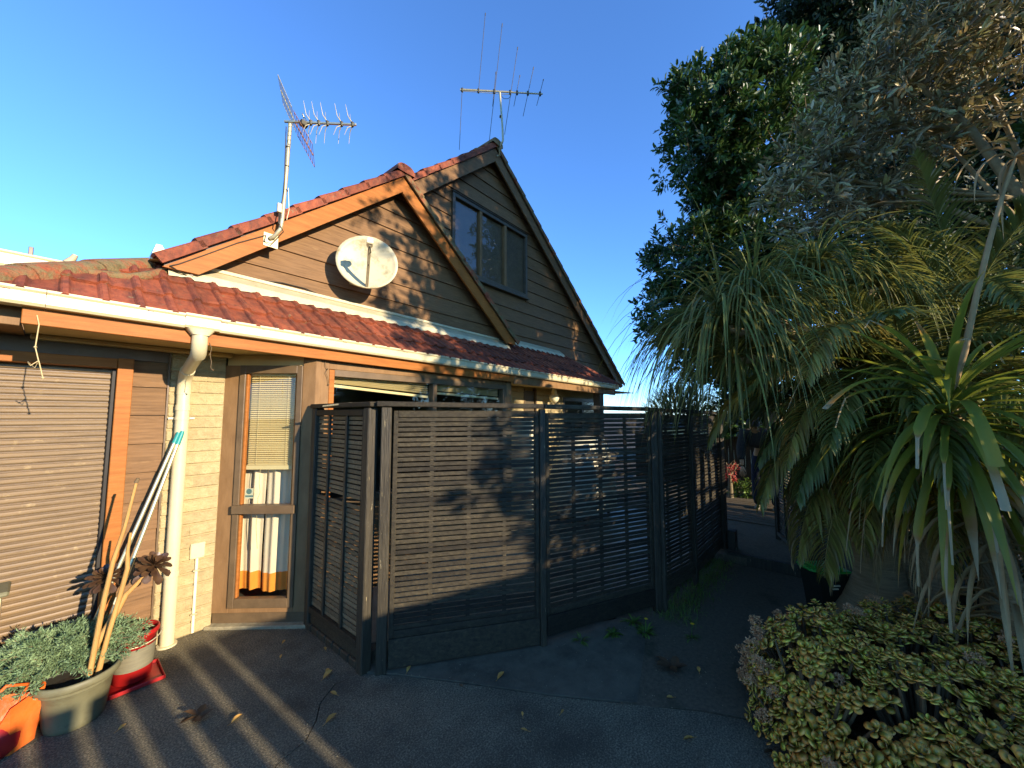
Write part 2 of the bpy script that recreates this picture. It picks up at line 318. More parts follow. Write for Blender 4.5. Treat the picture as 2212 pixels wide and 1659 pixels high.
# driveway as three slabs with open cracks between them
crack = [(.66, 2.02), (.80, 2.10), (.93, 2.13), (1.02, 2.22), (1.09, 2.33), (1.22, 2.42), (1.36, 2.38)]
sheet('driveway', [(-3, -2.3), (.2, -2.3)] + [(.5, 1.9)] + crack + [(1.38, 2.45), (1.38, 3.9), (-3, 3.9)], 0, M['asphalt'])
sheet('driveway_slab', [(.206, -2.3), (3.2, -2.3), (2.55, .33), (2.42, .62), (1.98, 1.34), (1.72, 1.82), (1.50, 2.2), (1.375, 2.372)] + [(x+.005, y-.004) for x, y in crack[::-1][1:]] + [(.505, 1.896)], .0, M['asphalt'])
sheet('concrete_apron', [(1.40, 2.36), (1.512, 2.205), (1.732, 1.825), (1.99, 1.345), (2.25, .93), (2.9, 1.12), (3.1, 1.35), (2.3, 1.9), (1.45, 2.7)], .004, M['smooth_conc'])
sheet('path', [(2.44, .62), (2.57, .33), (3.3, -.4), (5.2, -.6), (5.2, 1.3), (3.3, 1.6), (2.8, 1.25), (2.18, 1.0)], .001, M['path'])
# paved yard beyond the gate, one step up, laid in long boards
yard = sheet('yard_paving', [(4.93, .93), (5.02, .2), (5.3, -1.2), (12, -1.2), (12, 3.8), (1.42, 3.8), (1.42, 2.45), (2.4, 1.75), (3.4, 1.28), (4.9, 1.1)], .085, M['path'], .1)
for i in range(11):
    x = 6.55+i*.145
    o = boxo('yard_board', (x, -1.0, .086), (x+.125, 1.6, .1), M['deck'], None, .004); o.parent = yard
sheet('garden_bed', [(2.62, .30), (2.9, -.3), (3.25, -2.2), (9, -4), (9, -1.3), (5.25, -1.2), (5.0, .1), (4.4, .1), (3.6, -.1), (3.0, .42)], .012, M['earth'])
M['patio'] = pm('pale_patio', [(.2, .2, .19), (.3, .29, .28)], 10, rough=.5, spec=.5, stain=[((.13, .12, .1), .5, .75, 3, (1, 1, 1))])
sheet('patio', [(1.5, 2.5), (2.45, 1.8), (3.45, 1.34), (4.9, 1.2), (6.3, 1.3), (6.3, 3.8), (3.92, 3.8), (3.92, 3.25), (1.5, 3.25)], .089, M['patio'], .003)
sheet('paving_far', [(1.42, 3.75), (14, 3.75), (14, 3.9), (1.42, 3.9)], .09, M['path'])

# ------------------------------------------------------------------ house
HS = thing('house', (.5, 3.8, 0), 'brown weatherboard house with two stepped gables, red tiled roof and cream gutter', 'house')
def gz(s): return -.0113*s
TW = 3.80
def paneo(xa, xb, y, za, zb, parent):
    return MB().add([(xa, y, za), (xb, y, za), (xb, y, zb), (xa, y, zb)], [(0, 1, 2, 3)]).build('pane', M['glass'], parent)
# --- roller door
rd = boxo('roller_door', (-1.7, 3.845, 0), (.27, 3.86, 1.98), M['darkbrown'], HS, 0)  # dark backing colour stands in for shadow lines between the slats
prof = [(.006, 0), (-.006, .003), (-.011, .010), (-.012, .020), (-.008, .028), (.002, .0305)]
me = MB()
for k in range(len(prof)-1):
    (a, z0), (b, z1) = prof[k], prof[k+1]
    me.add([(-1, 3.84+a-3.84, z0), (1, a, z0), (1, b, z1), (-1, b, z1)], [(0, 1, 2, 3)])

slat_me = me.mesh('slat'); slat_me.materials.append(M['roller'])
for i in range(50):
    link('slat', slat_me, rd, None, (-.72, 3.84, .02+i*.039), None)
boxo('door_casing', (.283, 3.735, 0), (.362, 3.85, 2.035), M['orange'], HS)
boxo('door_track', (.262, 3.79, 0), (.284, 3.85, 1.96), M['black'], HS)
boxo('door_casing', (-1.7, 3.74, 1.965), (.281, 3.85, 2.03), M['orange'], HS)
boxo('head_board', (-1.7, 3.786, 2.032), (.56, 3.86, 2.17), M['darkbrown'], HS)
# --- weatherboards beside the door
wp = boxo('wall_panel', (.30, 3.81, 0), (.556, 3.9, 2.04), M['darkbrown'], HS, 0)
for i in range(10):
    z0, z1 = .02+i*.203, .02+(i+1)*.203-.004
    z1 = min(z1, 2.03)
    MB().add([(.363, 3.782, z0), (.553, 3.782, z0), (.553, 3.80, z1), (.363, 3.80, z1), (.363, 3.812, z0), (.553, 3.812, z0), (.553, 3.812, z1), (.363, 3.812, z1)],
             [(0, 1, 2, 3), (0, 4, 5, 1), (3, 2, 6, 7), (0, 3, 7, 4), (1, 5, 6, 2)]).build('weatherboard', M['board'], wp)
boxo('cover_strip', (.549, 3.772, 0), (.561, 3.81, 2.14), M['darkbrown'], HS, .002)
# --- brick wall
def brick_wall(x0, x1, z0, z1, yf, mat_b, yback):
    wl = boxo('brick_wall', (x0, yf+.008, z0), (x1, yback, z1), M['mortar'], HS, 0)
    bm_ = {}
    cz = .0905; nrow = int((z1-z0)/cz+.5)
    for r in range(nrow):
        off = 0 if r % 2 == 0 else -.12
        x = x0+off
        while x < x1-.01:
            a, b = max(x, x0), min(x+.23, x1)
            if b-a > .02:
                key = round(b-a, 3)
                if key not in bm_:
                    bm_[key] = [MB().box((0, 0, 0), (b-a-.003, .03, .079), .006).mesh('brick') for _ in range(1)][0]
                    bm_[key].materials.append(mat_b)
                link('brick', bm_[key], wl, None, (a+.0015, yf-.002+random.uniform(-.002, .002), z0+r*cz+.005))
            x += .17
    return wl
brick_wall(.562, .905, 0, 2.13, 3.785, M['brick'], 3.95)
# --- angled bay side
b0, b1 = Vector((.905, 3.795, 0)), Vector((1.39, 3.25, 0)); bl = (b1-b0).length
BM = Matrix.Translation(b0) @ Matrix.Rotation(math.atan2(b1.y-b0.y, b1.x-b0.x), 4, 'Z')   # local x along, -y... outwards
def bayb(name, x0, x1, z0, z1, d0, d1, mat, parent, c=.003):
    """d measured outwards from the glass plane"""
    return MB().box((x0*bl, -d1, z0), (x1*bl, -d0, z1), c, BM).build(name, mat, parent)
def bayq(x0, x1, z0, z1, parent):
    return MB().add([BM @ Vector((x*bl, .011, z)) for x, z in ((x0, z0), (x1, z0), (x1, z1), (x0, z1))], [(0, 1, 2, 3)]).build('pane', M['glass'], parent)
bay = bayb('bay_side', 0, .172, .1, 2.05, -.04, .004, M['brown'], HS)
bayb('lining_board', .86, 1.0, .1, 2.16, -.04, .006, M['brown'], bay)
bayb('lining_board', .172, .86, .1, .14, -.04, .003, M['brown'], bay)
bayb('base_board', 0, 1.0, .0, .1, -.06, -.006, M['darkbrown'], bay)
bayb('head_board', 0.005, .86, 2.05, 2.14, -.05, -.012, M['soffit'], bay)
bayb('kerb', -.03, 1.04, -.01, .022, -.05, .05, M['kerb'], bay, .006)
bw = bayb('window', .172, .235, .14, 2.05, -.035, .018, M['darkbrown'], HS)
bayb('frame', .80, .86, .14, 2.05, -.035, .018, M['darkbrown'], bw)
bayb('frame', .235, .80, 1.985, 2.05, -.035, .018, M['darkbrown'], bw)
bayb('frame', .235, .80, .14, .21, -.035, .018, M['darkbrown'], bw)
bayb('sill', .185, .85, .865, .93, -.03, .045, M['darkbrown'], bw)
for (x0, x1, z0, z1) in ((.235, .258, .93, 1.985), (.777, .80, .93, 1.985), (.235, .255, .21, .865), (.782, .80, .21, .865)):
    bayb('sash', x0, x1, z0, z1, -.03, .004, M['orange'], bw)
bayq(.25, .79, .92, 1.99, bw)
bayq(.25, .79, .205, .87, bw)
st = bayb('sticker', .275, .36, .975, 1.055, -.0165, -.0145, M['sticker'], bw, 0)
bayb('sticker_band', .275, .365, .985, 1.0, -.0145, -.0142, M['stickerblue'], bw, 0)
mb = MB(); c_ = [(.315*bl+.022*math.cos(t), .0143, 1.03+.022*math.sin(t)) for t in np.linspace(0, 2*math.pi, 20, endpoint=False)]
mb.add([BM @ Vector(p) for p in c_], [tuple(range(20))]); mb.build('sticker_roundel', M['stickerblue'], bw)
# --- bay front with the long window
bf = boxo('bay_front', (1.395, 3.253, .1), (1.5, 3.33, 2.16), M['brown'], HS)
boxo('corner_board', (1.385, 3.245, .1), (1.43, 3.255, 2.16), M['brown'], bf)
boxo('lower_wall', (1.5, 3.27, .0), (3.90, 3.33, .86), M['brown'], bf)
boxo('lintel', (1.5, 3.262, 2.035), (3.84, 3.33, 2.16), M['brown'], bf)
boxo('end_board', (3.82, 3.25, .1), (3.92, 3.34, 2.15), M['brown'], bf)
fw = boxo('window', (1.5, 3.25, .86), (1.545, 3.33, 2.03), M['orange'], HS)
boxo('frame', (1.545, 3.25, 1.975), (3.82, 3.33, 2.034), M['darkbrown'], fw)
boxo('frame', (1.545, 3.25, .86), (3.82, 3.33, .93), M['darkbrown'], fw)
boxo('frame', (3.755, 3.252, .93), (3.82, 3.33, 1.975), M['darkbrown'], fw)
boxo('mullion', (2.61, 3.252, .93), (2.665, 3.33, 1.975), M['darkbrown'], fw)
paneo(1.54, 2.63, 3.288, .92, 1.985, fw)
paneo(2.64, 3.76, 3.288, .92, 1.985, fw)
# --- room behind the bay
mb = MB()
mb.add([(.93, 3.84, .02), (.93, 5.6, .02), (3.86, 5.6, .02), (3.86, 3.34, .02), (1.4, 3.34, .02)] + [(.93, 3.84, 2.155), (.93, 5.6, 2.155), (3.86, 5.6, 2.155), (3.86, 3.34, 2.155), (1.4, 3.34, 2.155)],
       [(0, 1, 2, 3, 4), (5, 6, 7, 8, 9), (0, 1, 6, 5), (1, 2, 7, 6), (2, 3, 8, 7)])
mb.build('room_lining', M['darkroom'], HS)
# --- soffit, fascia, gutter
boxo('soffit', (-.12, 3.215, 2.142), (3.9, 3.80, 2.156), M['soffit'], HS, 0)
boxo('scotia', (-.1, 3.70, 2.11), (.93, 3.785, 2.141), M['soffit'], HS, .006)
boxo('porch_soffit', (3.9, 3.215, 2.10), (8.0, 4.2, 2.114), M['soffit'], HS, 0)
def sloped(name, x0, x1, y0, y1, za, zb, mat, parent, c=.003):
    """box whose z follows the slight fall of the eave"""
    mb = MB().box((x0, y0, za), (x1, y1, zb), c); mb.v = [(x, y, z+gz(x)) for x, y, z in mb.v]; return mb.build(name, mat, parent)
sloped('fascia', -.12, 3.9, 3.185, 3.215, 2.118, 2.21, M['orange'], HS)
sloped('fascia', 3.9, 7.02, 3.185, 3.215, 2.10, 2.21, M['brown'], HS)
sloped('fascia', -1.6, -.122, 3.30, 3.34, 2.12, 2.25, M['brown'], HS)
boxo('soffit', (-1.6, 3.34, 2.13), (-.122, 3.80, 2.142), M['brown'], HS, 0)
def gutter(x0, x1, name='gutter', y=3.12, zt=2.297, mat=None, parent=HS, slope=True, big=1.0):
    b = big
    pr = [(y-.008, zt-.012), (y-.006, zt), (y+.004, zt+.002), (y+.008, zt-.008), (y+.003, zt-.022), (y+.002, zt-.075*b), (y+.014, zt-.09*b), (y+.09, zt-.092*b), (y+.098, zt-.004), (y+.094, zt-.004), (y+.088, zt-.086*b), (y+.016, zt-.084*b), (y+.008, zt-.074*b), (y+.008, zt-.03)]
    mb = MB(); n = len(pr)
    vs = [(x, p, q+(gz(x) if slope else 0)) for x in (x0, x1) for p, q in pr]
    mb.add(vs, [(i, (i+1) % n, (i+1) % n+n, i+n) for i in range(n)] + [tuple(range(n)), tuple(range(n, 2*n))[::-1]])
    return mb.build(name, mat or M['gutter'], parent)
for a, b in ((-1.6, -.045), (-.043, .52), (.70, 3.43), (3.433, 7.06)):
    gutter(a, b)
gu = gutter(.518, .702, 'gutter_outlet', y=3.112, zt=2.301)
# funnel under the outlet, downpipe, elbow
mb = MB(); cx, cy = .605, 3.165
lv = [(.078, .05, 2.205), (.062, .046, 2.185), (.046, .044, 2.165)]
vs = []
for rx, ry, z in lv:
    for k in range(16):
        t = 2*math.pi*k/16; e = lambda v: math.copysign(abs(v)**.6, v)
        vs.append((cx+rx*e(math.cos(t)), cy+ry*e(math.sin(t)), z))
mb.add(vs, [(i*16+k, i*16+(k+1) % 16, (i+1)*16+(k+1) % 16, (i+1)*16+k) for i in range(2) for k in range(16)], True)
mb.build('funnel', M['whitepipe'], gu)
dp = tubeo('downpipe', [(.64, 3.735, 1.88), (.64, 3.735, 1.2), (.64, 3.735, .0)], .041, M['whitepipe'], HS, 20)
tubeo('elbow', [(.605, 3.165, 2.175), (.605, 3.167, 2.125), (.607, 3.18, 2.09), (.612, 3.21, 2.06), (.616, 3.25, 2.045)], .043, M['whitepipe'], dp, 20)
tubeo('offset_pipe', [(.614, 3.235, 2.05), (.63, 3.62, 1.965)], .038, M['whitepipe'], dp, 20)
tubeo('elbow', [(.629, 3.59, 1.972), (.634, 3.66, 1.95), (.638, 3.71, 1.915), (.64, 3.733, 1.86), (.64, 3.735, 1.80)], .043, M['whitepipe'], dp, 20)
for z in (1.70, .50):
    tubeo('collar', [(.64, 3.735, z-.02), (.64, 3.735, z+.02)], .0455, M['whitepipe'], dp, 20)
mb = MB().tube([(.64, 3.735, 1.608), (.64, 3.735, 1.632)], .0445, 20); mb.box((.565, 3.766, 1.612), (.72, 3.772, 1.628), .001)
mb.build('bracket', M['whitepipe'], dp)
tubeo('foot_collar', [(.64, 3.735, .0), (.64, 3.735, .012)], .058, M['whitepipe'], dp, 20)
# meter box with conduit
mx = MB().box((.745, 3.762, .555), (.835, 3.79, .67), .005).build('junction_box', M['whitepipe'], HS)
for dx, dz in ((.012, .012), (.078, .012), (.012, .103), (.078, .103)):
    tubeo('screw', [(.745+dx, 3.764, .555+dz), (.745+dx, 3.7605, .555+dz)], .004, M['galv'], mx, 6)
tubeo('conduit', [(.79, 3.776, .556), (.79, 3.776, .012)], .0105, M['white'], mx, 8)
for z in (.46, .14): boxo('saddle', (.768, 3.762, z), (.812, 3.786, z+.012), M['galv'], mx, .002)
# --- porch wall, door, lamp, post
brick_wall(4.35, 4.9, 1.1, 2.1, 3.80, M['brick'], 3.95)
brick_wall(5.25, 6.1, .8, 2.1, 3.80, M['brick'], 3.95)
boxo('porch_wall', (3.92, 3.32, .09), (3.96, 3.9, 2.1), M['brown'], HS, 0)
boxo('porch_wall', (3.95, 3.86, .09), (7.55, 3.95, 2.1), M['mortar'], HS, 0)
pd = boxo('door', (4.93, 3.83, .09), (5.22, 3.86, 2.04), M['darktrim'], HS)
boxo('door_frame', (4.90, 3.79, .09), (4.93, 3.86, 2.07), M['darkbrown'], pd); boxo('door_frame', (5.22, 3.79, .09), (5.25, 3.86, 2.07), M['darkbrown'], pd)
pw = boxo('window', (6.10, 3.80, .9), (6.16, 3.86, 1.97), M['darktrim'], HS)
boxo('frame', (6.16, 3.80, 1.9), (7.5, 3.86, 1.97), M['darktrim'], pw); boxo('frame', (6.16, 3.80, .9), (7.5, 3.86, .96), M['darktrim'], pw)
boxo('mullion', (6.80, 3.80, .96), (6.86, 3.86, 1.9), M['darktrim'], pw); boxo('frame', (7.44, 3.80, .96), (7.5, 3.86, 1.9), M['darktrim'], pw)
for a, b in ((6.16, 6.8), (6.86, 7.44)): paneo(a, b, 3.835, .96, 1.9, pw); boxo('dark_backing', (a, 3.846, .96), (b, 3.852, 1.9), M['darkroom'], pw, 0)  # dark sheet stands in for the unlit room behind the glass
lm = MB().lathe((5.52, 3.62, 1.93), [(.001, -.085)] + [(.085*math.sin(a), -.085*math.cos(a)) for a in np.linspace(.2, math.pi-.45, 12)], 24).build('porch_lamp', M['globe'], HS)
MB().lathe((5.52, 3.62, 1.93), [(.04, .075), (.05, .08), (.05, .10), (.03, .17)], 16).build('lamp_fitting', M['white'], lm)
boxo('verandah_post', (6.40, 3.2, .09), (6.54, 3.34, 2.11), M['fencepost'], HS)
# --- skirt roof tiles
t0_, z0_ = 3.165, 2.262; tp_ = (2.735-z0_)/(3.84-t0_); pitch = math.atan(tp_)
def roofz(y): return z0_+(y-t0_)*tp_
tw, gauge = .30, .295
n_ = 30; xs = np.linspace(0, tw, n_+1)
def prof_h(x):
    u = (x/tw*2) % 1.0
    d = min(abs(u-.12), abs(u-1.12)); return .004+.022*max(0., min(1., (.17-d)/.08))
def tile_mesh(drop=.026, ln=.36):
    mb = MB(); vs = []
    for (y, dz) in ((0, .010), (.03, .012), (ln, -.014)):
        for x in xs: vs.append((x-.002*(x > tw-.001), y, prof_h(min(x, tw-1e-4))+.012+dz))
    k = n_+1
    mb.add(vs, [(r*k+i, r*k+i+1, (r+1)*k+i+1, (r+1)*k+i) for i in range(n_) for r in range(2)], False)
    front = [(x, 0, prof_h(min(x, tw-1e-4))+.022) for x in xs] + [(x, .004, prof_h(min(x, tw-1e-4))*.9-.012) for x in xs]
    mb.add(front, [(i, k+i, k+i+1, i+1) for i in range(n_)])
    side = [(0, 0, prof_h(0)+.012), (0, ln, prof_h(0)), (0, ln, -.015), (0, 0, -.012)]
    mb.add(side, [(0, 1, 2, 3)]); mb.add([(tw-.002, y, z) for x, y, z in side], [(3, 2, 1, 0)])
    return mb.mesh('roof_tile')
tile_me = tile_mesh(); tile_me.materials.append(M['tile'])
roof = MB().add([(-.38, 3.14, roofz(3.14)-.02), (7.1, 3.14, roofz(3.14)-.10), (6.2, 4.1, roofz(4.1)-.09), (.5, 4.1, roofz(4.1)-.03)], [(0, 1, 2, 3)]).build('roof', M['darkbrown'], HS)
RX = Euler((pitch, 0, 0))
for r in range(4):
    y0 = t0_-.03+r*gauge*math.cos(pitch)
    if r == 3: xa = 4.5
    else: xa = -.5
    i0 = int(xa/tw)-1
    for i in range(i0, 26):
        x0 = i*tw+(r % 2)*tw*.5
        yc = y0+.12; hipL = -.38+(yc-3.13); hipR = 7.08-(yc-3.13)*.72
        if x0+tw < max(xa, hipL-.05) or x0 > hipR: continue
        loc = Vector((x0, y0, roofz(y0)+gz(x0)+.012))
        cutL = x0 < -.38+(y0+.3-3.13); cutR = x0+tw > 7.08-(y0+.3-3.13)*.72
        if not (cutL or cutR):
            o = link('roof_tile', tile_me, roof, None, loc, RX); o.rotation_euler = (pitch+random.uniform(-.012, .012), random.uniform(-.008, .008)-.011, random.uniform(-.006, .006)); continue
        me2 = tile_me.copy(); bm = bmesh.new(); bm.from_mesh(me2)
        bmesh.ops.transform(bm, matrix=Matrix.Translation(loc) @ RX.to_matrix().to_4x4(), verts=bm.verts)
        if cutL: bmesh.ops.bisect_plane(bm, geom=bm.verts[:]+bm.edges[:]+bm.faces[:], plane_co=(-.36, 3.13, 0), plane_no=(1, -1, 0), clear_inner=True)
        if cutR: bmesh.ops.bisect_plane(bm, geom=bm.verts[:]+bm.edges[:]+bm.faces[:], plane_co=(7.08, 3.13, 0), plane_no=(-1, -.72, 0), clear_inner=True)
        if len(bm.faces) > 1:
            bmesh.ops.transform(bm, matrix=Matrix.Translation(-loc), verts=bm.verts); bm.to_mesh(me2); link('roof_tile', me2, roof, None, loc)
        bm.free()
# hips: left run of mossy ridge caps, small right hip
def cap(p, q, r0, r1, mat, name='ridge_cap', lift=.0):
    p, q = Vector(p), Vector(q); d = (q-p).normalized(); s_ = d.cross(Vector((0, 0, 1))).normalized(); u = s_.cross(d)
    mb = MB(); vs = []; n = 12
    for c, r in ((p, r0), (p.lerp(q, .15), r0), (q, r1)):
        for k in range(n+1):
            a = math.pi*(k/n)*1.05-.08; rr = r*(1+random.uniform(-.025, .025)); vs.append(c+s_*(rr*math.cos(a))+u*(rr*.62*math.sin(a)+lift+(.0 if k not in (0, n) else -.02)))
    m = n+1; mb.add(vs, [(i*m+k, i*m+k+1, (i+1)*m+k+1, (i+1)*m+k) for i in range(2) for k in range(n)], True)
    cen = p+u*lift; mb.add(vs[:m]+[p-u*.03], [(k, m, k+1) for k in range(m-1)]); 
    return mb.build(name, mat, roof)
h0, h1 = Vector((-.40, 3.11, 2.225)), Vector((.40, 3.90, 2.745))
for i in range(3):
    a = h0.lerp(h1, i/3-.01); b = h0.lerp(h1, (i+1)/3+.05)
    cap(a, b, .1, .088, M['moss'], lift=.012+.004*i)
MB().tube([(.1, 3.5, 2.52), (.2, 3.52, 2.535), (.29, 3.56, 2.56), (.38, 3.62, 2.61), (.46, 3.74, 2.69), (.52, 3.8, 2.73)], [.03, .035, .03, .035, .03, .03], 8).build('mortar_bedding', M['moss'], roof)
j0, j1 = Vector((7.12, 3.10, 2.19)), Vector((6.42, 4.05, 2.80))
for i in range(3): cap(j0.lerp(j1, i/3), j0.lerp(j1, (i+1)/3+.05), .07, .065, M['tile'], lift=.0)
# --- apron flashing along the first gable
def apron(xa, xb, yw, zw, name='flashing'):
    mb = MB(); n = int((xb-xa)/.025); top = []; mid = []; low = []
    for i in range(n+1):
        x = xa+(xb-xa)*i/n; g = gz(x)
        top.append((x, yw, zw+.045+g)); mid.append((x, yw-.10, roofz(yw-.10)+.088+g)); 
        yl = yw-.145-.010*math.sin(x*2*math.pi/.15); low.append((x, yl, roofz(yl)+.046+.9*prof_h(x % tw)+g))
    m = n+1
    o = MB().add(top+mid, [(i, i+1, m+i+1, m+i) for i in range(n)], True).build(name, M['flash'], roof)
    MB().add(mid+low, [(i, i+1, m+i+1, m+i) for i in range(n)], True).build('flashing_edge', M['whiteflash'], o)
    return o
apron(.50, 4.45, 3.835, 2.79)
apron(4.75, 6.35, 4.035, 2.925)
sloped('trim_strip', .62, 4.3, 3.808, 3.832, 2.822, 2.85, M['whiteflash'], HS)
# --- gable walls: each board its own piece
def gable(name, y, apex, lf, rf, zb, h, barge_over, bw, mats, window=None, planks_from=None, roofback=9.0, nverge=(9, 9), lowcut=None):
    (ax, az), (lx, lz), (rx, rz) = apex, lf, rf
    sl, sr = (az-lz)/(ax-lx), (az-rz)/(rx-ax)
    L = lambda z: ax-(az-z)/sl
    Rr = lambda z: ax+(az-z)/sr
    wall = MB().prism([(L(zb)+.05, zb), (Rr(zb)-.05, zb), (ax, az-.05)], y+.012, y+.10).build('gable_wall', M['darkbrown'], HS)
    z = zb
    while z < az-.06:
        z1 = min(z+h-.004, az-.03)
        segs = [(L(z), Rr(z), L(z1), Rr(z1))]
        if window and z1 > window[2]+.02 and z < window[3]-.02:
            segs = [(L(z), window[0], L(z1), window[0]), (window[1], Rr(z), window[1], Rr(z1))]
        for (a0, c0, a1, c1) in segs:
            if c0-a0 < .02: continue
            if c1-a1 < .01: a1 = c1 = (a1+c1)/2; a1 -= .005; c1 += .005
            MB().add([(a0, y-.018, z), (c0, y-.018, z), (c1, y-.001, z1), (a1, y-.001, z1), (a0, y+.011, z), (c0, y+.011, z), (c1, y+.011, z1), (a1, y+.011, z1)],
                     [(0, 1, 2, 3), (0, 4, 5, 1), (3, 2, 6, 7), (0, 3, 7, 4), (1, 5, 6, 2)]).build('weatherboard', M['board'], wall)
        z += h
    return wall, L, Rr
def barge(foot, apex_, y, width, mat, parent, side, footcut=None):
    """board from foot to apex; outer edge on the line, width measured square to it"""
    fx, fz = foot; ax, az = apex_; d = Vector((ax-fx, 0, az-fz)).normalized(); n = Vector((d.z, 0, -d.x))
    if n.z > 0: n = -n
    vd = width/abs(n.z)
    ix = ax; iz = az-vd
    # foot: cut level
    k = width/abs(d.z)
    inn = (fx+ (k if side < 0 else -k), fz)
    poly = [(fx, fz), (ax, az), (ix, iz), inn]
    return MB().prism(poly, y-.025, y).build('barge_board', mat, parent)
def verge(foot, apex_, y, n, parent, mat, depth=.11, yb=9.0):
    fx, fz = foot; ax, az = apex_; d = Vector((ax-fx, 0, az-fz)); ln = d.length/n; d.normalize(); u = Vector((-d.z, 0, d.x))
    if u.z < 0: u = -u
    mb = MB()
    # one tile with a turned-down edge; built once and shared
    sg = 1
    pts = [(-.03, .0), (-.03, .06), (-.018, .072), (.03, .076), (.30, .065), (.30, .045), (.02, .055), (-.008, .05), (-.008, 0)]
    m = len(pts); vs = []
    for a, lift in ((0, .016), (ln*1.12, -.004)):
        for (yy, zz) in pts: vs.append(d*a + u*(zz+lift*(1 if zz > .02 else .4)) + Vector((0, yy, 0)))
    mb.add(vs, [(i, (i+1) % m, (i+1) % m+m, i+m) for i in range(m)] + [tuple(range(m)), tuple(range(m, 2*m))[::-1]])
    me = mb.mesh('verge_tile'); me.materials.append(mat)
    for i in range(n):
        p = Vector((fx, y-.03, fz)) + d*(ln*i) + u*random.uniform(-.003, .004)
        link('verge_tile', me, parent, None, p)
def slab(foot, apex_, y0, y1, parent, mat):
    fx, fz = foot; ax, az = apex_
    return MB().add([(fx, y0, fz+.03), (ax, y0, az+.03), (ax, y1, az+.03), (fx, y1, fz+.03), (fx, y0, fz+.0), (ax, y0, az), (ax, y1, az), (fx, y1, fz)],
                    [(0, 1, 2, 3), (4, 7, 6, 5), (0, 4, 5, 1), (2, 6, 7, 3)]).build('roof_slab', mat, parent)
# first gable
A1, L1, R1 = (2.57, 4.49), (.486, 2.745), (4.75, 2.70)
g1, gl1, gr1 = gable('g1', 3.85, A1, L1, R1, 2.755, .2115, .15, .17, None)
bA, bL, bR = (2.463, 4.40), (.462, 2.722), (4.56, 2.722)
barge(bL, bA, 3.70, .135, M['orange'], g1, -1); barge(bR, bA, 3.701, .15, M['orange'], g1, 1)
ro1 = slab((bL[0]+.01, bL[1]+.012), (bA[0]+.05, bA[1]+.05), 3.69, 9, HS, M['darkbrown']); slab((bR[0]-.02, bR[1]+.01), (bA[0]-.03, bA[1]+.035), 3.69, 9, HS, M['darkbrown'])
boxo('verge_soffit', (bL[0]+.16, 3.70, 2.70), (bL[0]+.18, 3.85, 2.72), M['darkbrown'], g1, 0)
verge((bL[0]-.0, bL[1]+.01), (bA[0], bA[1]+.012), 3.70, 9, ro1, M['tile']); verge((bR[0], bR[1]+.0), (bA[0], bA[1]+.012), 3.70, 9, ro1, M['moss'])
cap((bA[0], 3.62, bA[1]+.06), (bA[0], 4.05, bA[1]+.06), .12, .12, M['tile']); cap((bA[0], 4.0, bA[1]+.075), (bA[0], 4.45, bA[1]+.075), .12, .12, M['tile'])
# second gable, set further back and taller
A2, L2, R2 = (4.442, 6.02), (-.1, 2.2), (9.45, 2.30)
W2 = (3.513, 5.278, 3.70, 4.85)
g2, gl2, gr2 = gable('g2', 4.05, A2, L2, R2, 2.36, .2135, .13, .2, None, window=W2)
cA, cL, cR = (4.30, 5.895), (.0, 2.22), (9.06, 2.345)
barge(cL, cA, 3.925, .165, M['board'], g2, -1); barge(cR, cA, 3.926, .165, M['board'], g2, 1)
ro2 = slab((cL[0]+.02, cL[1]+.03), (cA[0]+.05, cA[1]+.05), 3.91, 11, HS, M['darkbrown']); slab((cR[0]-.02, cR[1]+.01), (cA[0]-.03, cA[1]+.035), 3.91, 11, HS, M['darkbrown'])
verge(cL, (cA[0], cA[1]+.012), 3.925, 19, ro2, M['tile']); verge(cR, (cA[0], cA[1]+.012), 3.925, 20, ro2, M['moss'])
cap((cA[0], 3.84, cA[1]+.06), (cA[0], 4.3, cA[1]+.06), .12, .12, M['moss']); cap((cA[0], 4.25, cA[1]+.075), (cA[0], 4.7, cA[1]+.075), .12, .12, M['moss'])
# side wall of the far end so the house is closed
boxo('end_wall', (7.45, 3.96, .0), (7.55, 9, 2.3), M['brown'], HS, 0)
# gable window
gw = boxo('window', (3.513, 4.00, 3.70), (3.565, 4.12, 4.85), M['darktrim'], HS)
boxo('frame', (5.226, 4.00, 3.70), (5.278, 4.12, 4.85), M['darktrim'], gw)
boxo('frame', (3.565, 4.00, 4.795), (5.226, 4.12, 4.85), M['darktrim'], gw); boxo('frame', (3.565, 4.00, 3.70), (5.226, 4.12, 3.76), M['darktrim'], gw)
boxo('sill', (3.49, 3.975, 3.665), (5.30, 4.06, 3.698), M['darktrim'], gw); boxo('head_flashing', (3.49, 3.985, 4.852), (5.30, 4.04, 4.866), M['darktrim'], gw)
for a in (4.07, 4.655): boxo('mullion', (a, 4.003, 3.76), (a+.055, 4.11, 4.795), M['brown'], gw)
for a, b in ((3.565, 4.07), (4.125, 4.655), (4.71, 5.226)):
    paneo(a, b, 4.045, 3.76, 4.795, gw)
boxo('dim_backing', (3.5, 4.30, 3.65), (5.3, 4.31, 4.9), M['darkroom'], gw, 0)  # dark sheet in place of the dim interior behind the panes
